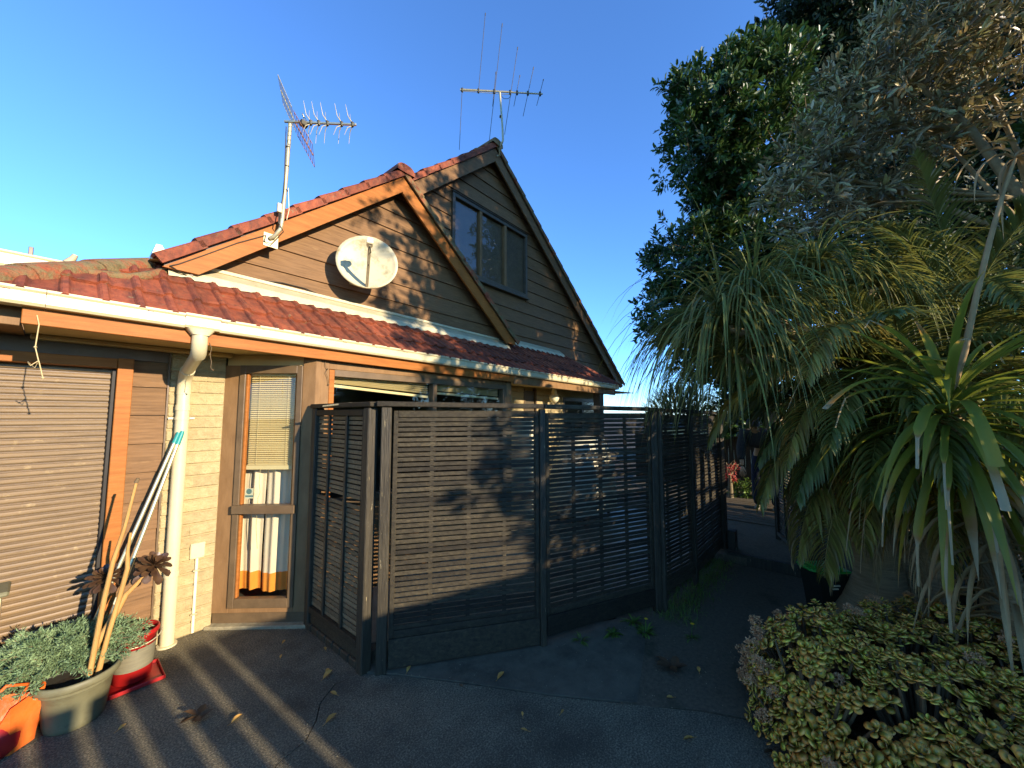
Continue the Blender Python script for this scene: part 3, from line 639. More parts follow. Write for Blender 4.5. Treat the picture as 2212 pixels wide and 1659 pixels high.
# --- upper eave at the far left with its own gutter
up = gutter(-2.2, .42, 'upper_gutter', y=4.58, zt=2.85, slope=False, big=1.35)
boxo('fascia', (-2.2, 4.675, 2.60), (.40, 4.70, 2.80), M['brown'], up, 0)
MB().add([(-2.2, 4.66, 2.853), (.42, 4.66, 2.853), (.5, 7, 3.3), (-2.2, 7, 3.3), (-2.2, 4.66, 2.83), (.42, 4.66, 2.83)], [(0, 1, 2, 3), (0, 4, 5, 1)]).build('upper_roof', M['slate'], up)
mb = MB().tube([(.02, 4.62, 2.85), (.05, 4.62, 2.90), (.06, 4.62, 2.93)], [.03, .022, .018], 8); mb.build('vent_pipe', M['flash'], up)
boxo('roof_stub', (-.175, 4.66, 2.83), (-.15, 4.69, 2.935), M['darktrim'], up)
MB().prism([(.40, 2.78), (.52, 2.80), (.46, 2.90), (.43, 2.90)], 3.75, 3.95).build('valley_flashing', M['white'], HS)
boxo('wall_back', (-1.7, 4.7, 0), (.93, 4.8, 2.62), M['brown'], HS, 0)
# --- cable along the gable foot
cb = MB().tube([(1.10, 3.665, 3.19), (.9, 3.668, 3.05), (.7, 3.67, 2.885), (.55, 3.668, 2.765), (.5, 3.665, 2.735)], .004, 5)
cb.tube([(.5, 3.665, 2.735), (.6, 3.70, 2.70), (.74, 3.81, 2.762), (1.0, 3.822, 2.815), (1.3, 3.825, 2.86), (1.5, 3.825, 2.86), (1.75, 3.825, 2.80), (2.1, 3.825, 2.77)], .005, 5)
cb.build('cable', M['cable'], HS)

# ------------------------------------------------------------------ blinds and curtains behind the glass
bd = thing('venetian_blind', (1.1, 3.6, 1.2), 'cream venetian blind half lowered in the narrow angled bay window', 'blind')
sm_ = MB().box((-.19, -.011, -.0006), (.19, .011, .0006)).mesh('blind_slat'); sm_.materials.append(M['blind'])
bc = BM @ Vector((.52*bl, .045, 0)); ba = math.atan2(b1.y-b0.y, b1.x-b0.x)
for i in range(42):
    o = link('blind_slat', sm_, bd, None, (bc.x, bc.y, 1.245+i*.0172)); o.rotation_euler = Euler((R(34)+random.uniform(-.06, .06), random.uniform(-.006, .006), ba))
MB().box((.52*bl-.195, .03, 1.20), (.52*bl+.195, .06, 1.235), .003, BM).build('bottom_rail', M['blind'], bd)
MB().box((.52*bl-.195, .03, 1.965), (.52*bl+.195, .065, 2.0), .003, BM).build('head_rail', M['blind'], bd)
for f in (.36, .68): MB().tube([BM @ Vector((f*bl, .031, 1.22)), BM @ Vector((f*bl, .031, 1.98))], .0012, 4).build('cord', M['blind'], bd)
def curtain(name, lab, M4, x0, x1, z0, z1, d, amp, wl, zh, seed, mat=M['curtain']):
    r = random.Random(seed); t = thing(name, M4 @ Vector(((x0+x1)/2, d, z0)), lab, 'curtain')
    n = 90; ph = r.uniform(0, 6)
    def strip(za, zb, dd):
        vs = []
        rows = 8
        for j in range(rows+1):
            z = za+(zb-za)*j/rows
            for i in range(n+1):
                x = x0+(x1-x0)*i/n
                y = d+dd+amp*math.sin(x*wl+ph+.5*math.sin(x*17+seed))+.4*amp*math.sin(x*wl*2.3+1.3+z*.9)
                vs.append(M4 @ Vector((x+.006*math.sin(z*4+x*9), y, z)))
        return vs, [(j*(n+1)+i, j*(n+1)+i+1, (j+1)*(n+1)+i+1, (j+1)*(n+1)+i) for j in range(rows) for i in range(n)]
    MB().add(*strip(zh, z1, 0), True).build('cloth', mat, t)
    MB().add(*strip(z0, zh+.01, -.003), True).build('hem', M['hem'], t)
    return t
curtain('curtain', 'cream curtain with orange hem, left half of the bay side window', BM, .16*bl, .40*bl, .23, 1.98, .12, .018, 42, .36, 3)
curtain('curtain', 'cream curtain with orange hem, right half of the bay side window', BM, .42*bl, .79*bl, .215, 1.98, .115, .02, 38, .35, 9)
MB().tube([BM @ Vector((.42*bl, .02, 1.21)), BM @ Vector((.415*bl, .018, 1.1)), BM @ Vector((.43*bl, .02, 1.02)), BM @ Vector((.41*bl, .02, .98)), BM @ Vector((.405*bl, .02, .75)), BM @ Vector((.43*bl, .02, .58))], .0022, 5).build('pull_cord', M['twine'], bd)
b2 = thing('venetian_blind', (2.1, 3.4, 1.8), 'slipped cream venetian blind in the long front window, left half', 'blind')
b3 = thing('venetian_blind', (3.2, 3.4, 1.8), 'white venetian blind in the long front window, right half', 'blind')
for t_, xa, xb, nsl, tilt in ((b2, 1.56, 2.60, 4, .06), (b3, 2.68, 3.74, 4, .03)):
    me = MB().box((-(xb-xa)/2, -.012, -.0008), ((xb-xa)/2, .012, .0008)).mesh('blind_slat'); me.materials.append(M['blind'])
    for i in range(nsl):
        o = link('blind_slat', me, t_, None, ((xa+xb)/2, 3.34, 1.955-i*.0165)); o.rotation_euler = (R(-35), tilt*(.3+.7*i/nsl), 0)
    MB().box((xa, 3.325, 1.965), (xb, 3.36, 1.985), .003).build('head_rail', M['blind'], t_)
    me = MB().box((-(xb-xa)/2, -.014, -.012), ((xb-xa)/2, .014, .012)).mesh('bottom_rail'); o = link('bottom_rail', me, t_, M['blind'], ((xa+xb)/2, 3.34, 1.955-nsl*.0165-.02)); o.rotation_euler = (0, tilt, 0)
# pale roller blinds behind the gable window
for k, (a, b) in enumerate(((3.565, 4.07), (4.125, 4.655), (4.71, 5.226))):
    t_ = thing('roller_blind', ((a+b)/2, 4.2, 4.5), ('cream roller blind behind the left pane of the gable window', 'cream roller blind behind the middle pane of the gable window', 'cream roller blind behind the right pane of the gable window')[k], 'blind')
    boxo('blind_cloth', (a, 4.15, (4.55, 4.52, 4.56)[k]), (b, 4.153, 4.795), M['white'], t_, 0)
    tubeo('blind_tube', [(a, 4.165, 4.78), (b, 4.165, 4.78)], .018, M['white'], t_)

# ------------------------------------------------------------------ slatted fence
FN = thing('slatted_fence', (1.41, 2.33, 0), 'tall black slatted timber screen fence stepping out from the house', 'fence')
def frame_of(p, q):
    p, q = Vector((*p, 0)), Vector((*q, 0)); d = q-p; return p, d.length, Matrix.Translation(p) @ Matrix.Rotation(math.atan2(d.y, d.x), 4, 'Z')
slat_cache = {}
def panel(p, q, zb, zt, base, owner, nb=3, kick=True, seed=1, sag=.0, skip=(), pit=.0335, smat=None):
    r = random.Random(seed); P, ln, Mx = frame_of(p, q); ang = math.atan2(q[1]-p[1], q[0]-p[0])
    fr = MB()
    fr.box((.0, -.012, zb), (.03, .03, zt), .003, Mx); fr.box((ln-.03, -.012, zb), (ln, .03, zt), .003, Mx)
    fr.box((.031, -.0115, zt-.045), (ln-.031, .03, zt), .003, Mx); fr.box((.031, -.0115, zb), (ln-.031, .03, zb+.045), .003, Mx)
    pn = fr.build('panel', M['fence'], owner)
    key = round(ln, 3)
    if key not in slat_cache:
        ms = []
        for v in range(3):
            me = MB().box((.026, -.004, -.0127), (ln-.026, .006, .0127), .0015).mesh('slat'); me.materials.append(smat or M['fence']); ms.append(me)
        slat_cache[key] = ms
    n = int((zt-zb-.09)/pit)
    for i in range(n):
        z = zb+.045+(i+.5)*(zt-zb-.09)/n
        if i in skip: continue
        o = link('slat', slat_cache[key][i % 3], pn, None, (p[0], p[1], z+r.uniform(-.0015, .0015)))
        o.rotation_euler = (r.uniform(-.07, .07), r.uniform(-.0035, .0035)+sag, ang)
    for k in range(nb):
        x = ln*(k+1)/(nb+1); MB().box((x-.014, .0065, zb+.03), (x+.014, .022, zt-.03), .002, Mx).build('batten', M['fencepost'], pn)
    if kick:
        MB().box((.0, -.018, base), (ln, .014, zb-.003), .003, Mx).build('kick_board', M['fence'], owner)
    return pn
def post(p, zt, ang=0, w=.085, z0=-.02, lean=(0, 0)):
    mb = MB().box((-w/2, -w/2, z0), (w/2, w/2, zt), .006, Matrix.Translation((*p, 0)) @ Matrix.Rotation(ang, 4, 'Z'))
    mb.v = [(x+lean[0]*z, y+lean[1]*z, z) for x, y, z in mb.v]; return mb.build('post', M['fencepost'], FN)
def caprail(p, q, zp, zq, w=.1, h=.032):
    P, ln, Mx = frame_of(p, q); mb = MB().box((-.0, -w/2, 0), (ln, w/2, h), .004)
    mb.v = [(x, y, z+zp+(zq-zp)*x/ln) for x, y, z in mb.v]; mb.v = [tuple(Mx @ Vector(v)) for v in mb.v]; return mb.build('cap_rail', M['fence'], FN)
S0, S1 = (1.40, 3.235), (1.40, 2.43)
panel(S1, S0, .125, 1.685, .0, FN, 2, seed=2, skip=(25,), sag=.0, smat=M['fenceworn_lit'])
K1, K2, K3, K4, K5 = (1.445, 2.31), (2.36, 1.66), (3.36, 1.19), (4.07, 1.07), (5.15, 1.035)
panel((1.495, 2.276), (2.338, 1.676), .2, 1.675, .02, FN, 3, seed=3)
panel((2.384, 1.649), (3.325, 1.206), .2, 1.66, .06, FN, 3, seed=4)
panel((3.395, 1.184), (4.047, 1.074), .2, 1.645, .12, FN, 2, seed=5)
panel((4.094, 1.069), (5.115, 1.037), .2, 1.63, .12, FN, 2, seed=6)
post((1.40, 3.205), 1.70, 0, .07)
a1 = math.atan2(K2[1]-K1[1], K2[0]-K1[0]); a2 = math.atan2(K4[1]-K3[1], K4[0]-K3[0])
post((1.393, 2.395), 1.695, 0, .07); post((1.462, 2.300), 1.70, a1, .066, lean=(-.004, 0))
post(K2, 1.69, a1, .046); post(K3, 1.675, a1, .06); post((3.40, 1.14), 1.67, a2, .04); post(K4, 1.66, a2, .05); post(K5, 1.645, a2, .09)
caprail((1.40, 3.24), (1.40, 2.33), 1.70, 1.702); caprail((1.405, 2.335), K2, 1.703, 1.692, .1, .034); caprail(K2, K3, 1.692, 1.677, .1, .033)
caprail(K3, K4, 1.676, 1.662, .09, .03); caprail(K4, (5.2, 1.03), 1.662, 1.647, .09, .03)
# the bricks the short panel stands on
foot = MB().box((1.375, 2.43, .0), (1.425, 3.22, .02)).build('plinth', M['black'], FN)
bk = MB().box((0, 0, 0), (.06, .105, .05), .006).mesh('plinth_brick'); bk.materials.append(M['fencepost'])
for i in range(7): link('plinth_brick', bk, foot, None, (1.366, 2.44+i*.112, .0))
sk = thing('loose_batten', (1.39, 2.6, 1.72), 'weathered grey offcut of wood lying on the fence top', 'wood offcut')
Mx = Matrix.Translation((1.35, 2.78, 1.715)) @ Matrix.Rotation(R(-55), 4, 'Z') @ Matrix.Rotation(R(-6), 4, 'Y')
MB().box((-.11, -.012, 0), (.11, .012, .012), .003, Mx).build('strip', M['kerb'], sk); MB().box((-.06, .014, .002), (.1, .03, .01), .002, Mx).build('strip', M['fencepost'], sk)
# timber kerb at the far post and step edge
st_ = MB().prism([(4.95, -.0), (4.95, .11), (5.0, .11), (5.0, 0)], .16, .95).build('step_edge', M['fencepost']); st_["kind"] = "structure"
boxo('stub', (5.12, .90, .05), (5.26, .98, .3), M['fencepost'], FN)
CU = thing('cupboard_standin', (4.7, 3.6, .09), 'added white cupboard standing in for a white porch door frame behind the front fence panel', 'cupboard')  # invented piece, put in where a white door frame shows through the slats
boxo('carcass', (4.56, 3.42, .09), (4.86, 3.78, 1.58), M['white'], CU, .004)
for a, b in ((4.565, 4.708), (4.712, 4.855)): boxo('door', (a, 3.40, .14), (b, 3.418, 1.56), M['white'], CU, .003)
for a in (4.695, 4.725): tubeo('handle', [(a, 3.392, .85), (a, 3.392, .97)], .006, M['alu'], CU)
BQ = thing('placeholder', (5.3, 3.0, .09), 'barbecue under a pale grey cover behind the second fence panel', 'placeholder')  # made-up covered shape, put in for a pale mass behind the slats
vs = [(5.3+sx_*a, 2.95+sy_*b, z) for z, a, b in ((.2, .48, .32), (.85, .46, .30), (1.02, .40, .26), (1.25, .34, .2), (1.3, .28, .14)) for sx_, sy_ in ((-1, -1), (0, -1.04), (1, -1), (1.03, 0), (1, 1), (0, 1.03), (-1, 1), (-1.03, 0))]
MB().add(vs, [(i*8+k, i*8+(k+1) % 8, (i+1)*8+(k+1) % 8, (i+1)*8+k) for i in range(4) for k in range(8)] + [tuple(range(32, 40))], True).build('cover', M['greycloth'], BQ)
for sx_ in (-.38, .38):
    for sy_ in (-.22, .22): boxo('leg', (5.3+sx_-.02, 2.95+sy_-.02, .09), (5.3+sx_+.02, 2.95+sy_+.02, .22), M['darkmetal'], BQ)
# ------------------------------------------------------------------ open gate leaf
GT = thing('slatted_gate', (5.05, .24, .08), 'open black slatted gate leaf half hidden behind the palm', 'gate')
panel((5.08, .25), (5.85, .54), .16, 1.52, .1, GT, 2, kick=False, seed=8)
MB().box((-.06, -.06, 0), (.06, .06, 1.62), .006, Matrix.Translation((5.03, .20, 0))).build('gate_post', M['fencepost'], GT)
MB().box((-.03, -.03, .1), (.03, .03, 1.55), .004, Matrix.Translation((5.88, .555, 0))).build('stile', M['fencepost'], GT)
# ------------------------------------------------------------------ boundary behind the photographer (throws the stripes of light)
BF = thing('paling_fence', (.5, -2.6, 0), 'brown paling boundary fence behind the driveway', 'fence')
pal = MB().box((0, -.012, 0), (.128, .012, 1.72), .003).mesh('paling'); pal.materials.append(M['bgfence'])
x = -2.6
while x < 1.3:
    link('paling', pal, BF, None, (x, -2.6, 0)); x += .17
pal2 = MB().box((0, -.012, 0), (.29, .012, 1.72), .003).mesh('paling'); pal2.materials.append(M['bgfence'])
pal3 = MB().box((0, -.012, 0), (.29, .012, 1.22), .003).mesh('paling'); pal3.materials.append(M['bgfence'])
while x < 6.5:
    link('paling', pal2, BF, None, (x, -2.6+.012*(int(x*10) % 2), 0)); x += .285
for z in (.35, 1.05): boxo('rail', (-2.6, -2.66, z), (6.5, -2.615, z+.07), M['bgfence'], BF)

# ------------------------------------------------------------------ satellite dish and aerials
SD = thing('satellite_dish', (2.05, 3.80, 3.1), 'stained cream satellite dish on the sunlit brown gable wall', 'satellite dish')
dc = Vector((1.965, 3.52, 3.185)); dn = Vector((-.47, -.87, .06)).normalized(); sx = dn.cross(Vector((0, 0, 1))).normalized(); sy = sx.cross(dn).normalized()
if sy.z < 0: sy = -sy
mb = MB(); n = 48; rings = 9; vs = []
ra, rb = .295, .275
for side, off in ((0, 0), (1, -.012)):
    for j in range(rings+1):
        r = max(j/rings, .001)
        for k in range(n):
            a = 2*math.pi*k/n; vs.append(dc+sx*(ra*r*math.cos(a))+sy*(rb*r*math.sin(a))+dn*(.06*r*r-.06+off+(.012 if (j == rings and side == 0) else 0)))
m = n*(rings+1)
fs = [(s_*m+j*n+k, s_*m+j*n+(k+1) % n, s_*m+(j+1)*n+(k+1) % n, s_*m+(j+1)*n+k) for s_ in (0, 1) for j in range(rings) for k in range(n)]
fs += [(rings*n+k, rings*n+(k+1) % n, m+rings*n+(k+1) % n, m+rings*n+k) for k in range(n)]
mb.add(vs, fs, True); mb.build('reflector', M['dish'], SD)
foot = dc-sy*(rb*.92)+dn*.0; tip = dc+dn*.33+sy*.03-sx*.01
arm = MB(); d_ = (tip-foot).normalized(); q = d_.to_track_quat('Z', 'Y').to_matrix().to_4x4(); 
arm.box((-.014, -.014, 0), (.014, .014, (tip-foot).length), .003, Matrix.Translation(foot) @ q); arm.build('feed_arm', M['galv'], SD)
hd = MB().box((-.03, -.055, -.03), (.03, .035, .03), .008, Matrix.Translation(tip+sy*.025) @ dn.to_track_quat('Y', 'Z').to_matrix().to_4x4()).build('receiver_head', M['white'], SD)
MB().tube([tip+sy*.025-dn*.03, tip+sy*.025-dn*.075], [.022, .028], 14).build('feed_horn', M['galv'], hd)
tubeo('cable', [tip-sy*.02, tip-sy*.07-dn*.02-sx*.012, tip-sy*.05-dn*.08, foot.lerp(tip, .55)-sy*.02], .004, M['cable'], SD, 5)
MB().tube([dc-dn*.075, dc-dn*.14+Vector((0, .03, -.03)), Vector((2.0, 3.72, 3.1)), Vector((2.0, 3.84, 3.1))], .022, 10).build('wall_bracket', M['galv'], SD)
boxo('mounting_plate', (1.94, 3.822, 3.02), (2.06, 3.835, 3.16), M['galv'], SD)

fwd = Vector((.7708*math.cos(R(4.54)), .637*math.cos(R(4.54)), math.sin(R(4.54)))); rgt = Vector((.637, -.7708, 0)); upv = rgt.cross(fwd)
# aerial 1: mast on the barge board, boom square to the drive, corner reflector of wires
AN = thing('yagi_aerial', (1.17, 3.6, 3.23), 'tall rooftop aerial with wire corner reflector on the sunlit gable edge', 'aerial')
mt = MB().tube([(1.13, 3.66, 3.17), (1.155, 3.63, 3.19), (1.19, 3.60, 3.26), (1.2, 3.6, 3.36), (1.215, 3.6, 3.8), (1.225, 3.6, 4.25)], .0165, 12).build('mast', M['galv'], AN)
for z in (3.62, 3.84, 4.02): tubeo('clip', [(1.214, 3.6, z), (1.2145, 3.6, z+.008)], .019, M['cable'], AN, 8)
boxo('mounting_plate', (1.085, 3.668, 3.10), (1.2, 3.674, 3.22), M['galv'], AN, .002)
boxo('amplifier_box', (1.15, 3.57, 3.395), (1.185, 3.60, 3.475), M['whitepipe'], AN, .004)
tubeo('cable', [(1.17, 3.585, 3.4), (1.16, 3.57, 3.3), (1.21, 3.59, 3.24), (1.14, 3.64, 3.12), (1.09, 3.66, 3.13), (1.10, 3.665, 3.19)], .0045, M['cable'], AN, 5)
tubeo('cable', [(1.19, 3.588, 4.2), (1.192, 3.585, 3.9), (1.195, 3.58, 3.6), (1.18, 3.58, 3.48)], .004, M['cable'], AN, 5)
tubeo('white_lead', [(1.232, 3.59, 3.65), (1.245, 3.585, 3.45), (1.235, 3.6, 3.36)], .0025, M['white'], AN, 5)
bdir = (Vector((.637, -.7708, 0))*.995+Vector((.77, .637, 0))*.06).normalized()
o0 = Vector((1.205, 3.60, 4.262)); bx_ = o0-bdir*.03; by_ = o0+bdir*.60
boom = MB().box((0, -.009, -.009), ((by_-bx_).length, .009, .009), .002, Matrix.Translation(bx_) @ bdir.to_track_quat('X', 'Z').to_matrix().to_4x4()).build('boom', M['alu'], AN)
ed = Vector((.77, .637, 0))*.8+Vector((0, 0, -.0))     # element axis lies level, away from the camera
ed = Vector((.62, .5, .0)); ed = (ed - bdir*ed.dot(bdir)).normalized()
perp = bdir.cross(ed).normalized()
if perp.z < 0: perp = -perp
# X-shaped directors: two bent rods per clamp
for i, f in enumerate((.20, .27, .345, .47, .565)):
    c = o0+bdir*f; mbx = MB()
    for sg in (1, -1):
        for sg2 in (1, -1):
            mbx.tube([c+perp*(.012*sg), c+perp*(.055*sg)-bdir*(.03)+ed*(.03*sg2), c+perp*((.16-.004*i)*sg)-bdir*.045+ed*(.055*sg2)], [.005, .0035, .002], 5)
    mbx.build('director', M['galv'], AN)
    MB().box((-.012, -.013, -.022), (.012, .013, .022), .003, Matrix.Translation(c)).build('clamp', M['darkmetal'], AN)
MB().box((-.03, -.025, -.04), (.03, .025, .01), .006, Matrix.Translation(o0+bdir*.14)).build('balun_box', M['darkmetal'], AN)
MB().tube([o0+bdir*.16+perp*.02, o0+bdir*.12+perp*.09, o0+bdir*.15+perp*.0], .005, 6).build('dipole', M['alu'], AN)
for sg in (1, -1):
    root = o0+bdir*.06; e1 = (perp*sg*.88-bdir*(.4 if sg > 0 else -.32)).normalized() if sg > 0 else (perp*-.80+bdir*.45).normalized()
    ln_ = .33 if sg > 0 else .36
    rf = MB()
    edr = (ed-bdir*.38).normalized()
    for wv in (-.17, .17): rf.tube([root+e1*.02+edr*wv*.9, root+e1*ln_+edr*wv], .0028, 5)
    for j in range(10): rf.tube([root+e1*(ln_*(j+.6)/9.6)+edr*-.17, root+e1*(ln_*(j+.6)/9.6)+edr*.17], .0022, 5)
    rf.tube([root, root+e1*ln_*.98], .0055, 6)
    rf.build('reflector_grid', M['rust'] if sg < 0 else M['galv'], AN)
# aerial 2: long upright rods on a level boom at the tall gable's peak
A2_ = thing('rod_aerial', (4.35, 3.88, 5.85), 'large aerial with long upright rods above the peak of the shaded gable', 'aerial')
bmA, bmB = Vector((3.765, 4.156, 6.673)), Vector((4.585, 3.172, 6.608)); bd_ = (bmB-bmA).normalized()
MB().tube([bmA, bmB], .011, 8).build('boom', M['galv'], A2_)
MB().tube([bmA+upv*.018, Vector((4.285, 3.53, 6.648))], .0035, 6).build('phase_line', M['galv'], A2_); MB().tube([bmA-upv*.018, Vector((4.274, 3.55, 6.596))], .0035, 6).build('phase_line', M['galv'], A2_)
MB().tube([Vector((4.33, 3.89, 5.78)), Vector((4.36, 3.86, 5.79)), Vector((4.224, 3.707, 5.824)), Vector((4.237, 3.683, 5.891)), Vector((4.219, 3.679, 6.093)), Vector((4.16, 3.683, 6.63))], .0155, 10).build('mast', M['galv'], A2_)
for (a, b, c) in (((3.784, 4.13, 6.693), (3.814, 4.213, 5.746), (3.786, 4.132, 6.669)), ((3.942, 3.794, 7.861), (3.948, 3.94, 6.63), (3.947, 3.938, 6.656)), ((4.119, 3.6, 7.698), (4.102, 3.851, 5.858), (4.102, 3.752, 6.644)), ((4.294, 3.433, 7.335), (4.247, 3.659, 5.981), (4.263, 3.559, 6.632)), ((4.102, 3.714, 6.95), (4.102, 3.781, 6.417), (4.106, 3.747, 6.644)), ((4.343, 3.429, 6.899), (4.312, 3.526, 6.417), (4.331, 3.478, 6.627)), ((4.471, 3.258, 7.026), (4.413, 3.423, 6.265), (4.438, 3.348, 6.618)), ((4.58, 3.15, 6.836), (4.537, 3.252, 6.428), (4.559, 3.203, 6.609))):
    a, b, c = Vector(a), Vector(b), Vector(c); el = MB().tube([a, b], .0042, 6).build('rod', M['darkmetal'], A2_)
    MB().tube([a, a.lerp(b, .03 if (b-a).length > .8 else .06)], .007, 6).build('tip', M['darkmetal'], el)
    MB().box((-.014, -.014, -.035), (.014, .014, .035), .004, Matrix.Translation(c)).build('clamp', M['darkmetal'], A2_)
tubeo('cable', [Vector((4.174, 3.672, 6.585)), Vector((4.206, 3.64, 6.536)), Vector((4.249, 3.588, 6.536)), Vector((4.274, 3.551, 6.585))], .004, M['cable'], A2_, 5)
MB().tube([Vector((4.191, 3.691, 6.272)), Vector((4.192, 3.693, 6.245))], .02, 8).build('clip', M['cable'], A2_)

# ------------------------------------------------------------------ pots, bucket, poles by the roller door
def aeon_rosette(c, axis, r, n, parent, seed):
    rr = np.random.default_rng(seed); P = []; Dv = []; Nv = []; Ls = []
    ax = Vector(axis).normalized(); a1 = ax.orthogonal().normalized(); a2 = ax.cross(a1)
    for i in range(n):
        f = i/n; el = R(70)*(1-f)-R(50)*f**1.5; az_ = i*2.39996
        d = (a1*math.cos(az_)+a2*math.sin(az_))*math.cos(el)+ax*math.sin(el)
        P.append(Vector(c)+d*.006); Dv.append(d); Nv.append(ax*math.cos(el)-(a1*math.cos(az_)+a2*math.sin(az_))*math.sin(el)); Ls.append(r*(.5+.5*f)*rr.uniform(.8, 1.1))
    tv = [(0, .12, 0), (.45, .28, .03), (.8, .5, .05), (.96, .3, .03), (1, 0, .02), (.96, -.3, .03), (.8, -.5, .05), (.45, -.28, .03), (0, -.12, 0), (.45, 0, -.02), (.85, 0, 0)]
    tf = [(0, 1, 9), (1, 2, 10), (1, 10, 9), (2, 3, 10), (3, 4, 10), (4, 5, 10), (5, 6, 10), (6, 7, 10), (7, 9, 10), (7, 8, 9), (8, 0, 9)]
    for i in range(n):
        V, F = leafcloud(np.array([P[i]]), np.array([Dv[i]]), np.array([Nv[i]]), np.array([Ls[i]]), np.array([Ls[i]*.42]), tv, tf)
        link('leaf', npmesh('leaf', V-np.array(wloc(parent)), F, True), parent, M['aeonium'], wloc(parent))
POT = thing('plant_pot', (.19, 3.235, 0), 'big grey-green plastic pot of dark succulents nearest the driveway', 'plant pot')
MB().lathe((.19, 3.235, 0), [(.0, .0), (.108, .0), (.112, .004), (.118, .03), (.142, .215), (.145, .218), (.163, .22), (.167, .225), (.167, .252), (.162, .257), (.152, .256), (.148, .2)], 40).build('tub', M['pot'], POT)
MB().lathe((.19, 3.235, 0), [(.0, .205), (.06, .21), (.149, .2)], 30).build('soil', M['soil'], POT)
SU = thing('dark_succulent', (.22, 3.2, .2), 'leggy aeonium with two dark purple rosettes in the grey-green pot', 'succulent')
MB().tube([(.225, 3.175, .18), (.24, 3.18, .36), (.262, 3.175, .62), (.285, 3.17, .82), (.32, 3.16, 1.0), (.355, 3.155, 1.26)], [.013, .013, .012, .011, .009, .007], 8).build('stem', M['stem'], SU)
MB().tube([(.258, 3.2, .18), (.29, 3.2, .4), (.325, 3.2, .6), (.35, 3.21, .75), (.345, 3.21, .85), (.352, 3.205, .955)], [.014, .012, .012, .012, .009, .006], 8).build('stem', M['stem'], SU)
MB().tube([(.22, 3.23, .19), (.255, 3.25, .36), (.325, 3.27, .5), (.36, 3.28, .58), (.46, 3.3, .68)], [.016, .016, .017, .014, .01], 8).build('stem', M['stem'], SU)
MB().tube([(.24, 3.28, .19), (.25, 3.3, .4), (.27, 3.3, .6), (.275, 3.3, .69)], [.01, .01, .009, .008], 8).build('stem', M['stem'], SU)
MB().tube([(.352, 3.155, 1.25), (.36, 3.15, 1.275)], [.011, .008], 6).build('bud', M['jadestem'], SU)
aeon_rosette((.275, 3.30, .70), (-.1, -.35, 1), .10, 46, SU, 4); aeon_rosette((.48, 3.30, .71), (.25, -.5, .8), .115, 52, SU, 5)
# blue-green conifer spray behind
JU = thing('juniper_shrub', (.1, 3.42, 0), 'bushy blue-green conifer shrub behind the grey-green pot', 'shrub')
MB().lathe((.1, 3.42, 0), [(0, 0), (.11, 0), (.14, .24), (.15, .25), (.13, .25), (.12, .2), (0, .2)], 28).build('pot', M['black'], JU)
mbj = MB(); Pj = []; Dj = []
for i in range(170):
    el = rng.uniform(.1, 1.25); az_ = rng.uniform(0, 2*math.pi)
    d = Vector((math.cos(az_)*math.cos(el)*1.25, math.sin(az_)*math.cos(el)*.8, math.sin(el)*.8)); ln_ = rng.uniform(.22, .36)
    p0 = Vector((.12, 3.37, .25)); p1 = p0+d*ln_*.6+Vector((0, 0, .02)); p2 = p0+d*ln_+Vector((0, 0, -.04*ln_/.3))
    mbj.tube([p0, p1, p2], [.005, .004, .002], 4, False)
    for j in range(16):
        f = .25+.75*j/16; c = p0.lerp(p1, f*1.6) if f < .6 else p1.lerp(p2, (f-.6)/.4)
        for k in range(5):
            Pj.append(c); dd = Vector(randunit(1)[0]); Dj.append(d.normalized()*.7+dd*.75)
mbj.build('branches', M['bark'], JU)
Pj = np.array(Pj); Dj = np.array(Dj); nj = len(Pj)
Pk = np.repeat(Pj, 3, 0)+rng.normal(size=(nj*3, 3))*.008; Dk = unit(np.repeat(Dj, 3, 0)+rng.normal(size=(nj*3, 3))*.45)
V, F = leafcloud(Pk, Dk, randunit(len(Pk)), rng.uniform(.014, .034, len(Pk)), rng.uniform(.004, .0075, len(Pk)), *LEAF4)
tag(link('foliage', npmesh('foliage', V-np.array(wloc(JU)), F), JU, M['juniper'], wloc(JU)), kind='stuff')
# red bucket on its tray
BK = thing('red_bucket', (.43, 3.42, 0), 'red plastic bucket with a grey band standing on a red tray', 'bucket')
MB().lathe((.43, 3.42, .02), [(0, 0), (.085, 0), (.088, .005), (.105, .255), (.115, .258), (.117, .27), (.115, .285), (.107, .288), (.101, .27), (.083, .03), (0, .03)], 36).build('shell', M['red'], BK)
MB().lathe((.43, 3.42, .02), [(.0945, .075), (.103, .2)], 36).build('band', M['greylabel'], BK)
MB().tube([(.43+.118*math.cos(a), 3.42-.06-.09*math.sin(a)*.6, .29-.05*math.sin(a)) for a in np.linspace(0, math.pi, 14)], .004, 6).build('handle', M['galv'], BK)
TR = thing('red_tray', (.45, 3.38, 0), 'shallow red tray under the red bucket', 'tray')
MB().box((.32, 3.29, 0), (.56, 3.53, .008), .003).build('base', M['red'], TR)
for lo, hi in (((.32, 3.28, .004), (.56, 3.289, .026)), ((.32, 3.531, .004), (.56, 3.54, .026)), ((.312, 3.28, .004), (.3195, 3.54, .026)), ((.5605, 3.28, .004), (.568, 3.54, .026))): boxo('rim', lo, hi, M['red'], TR, .003)
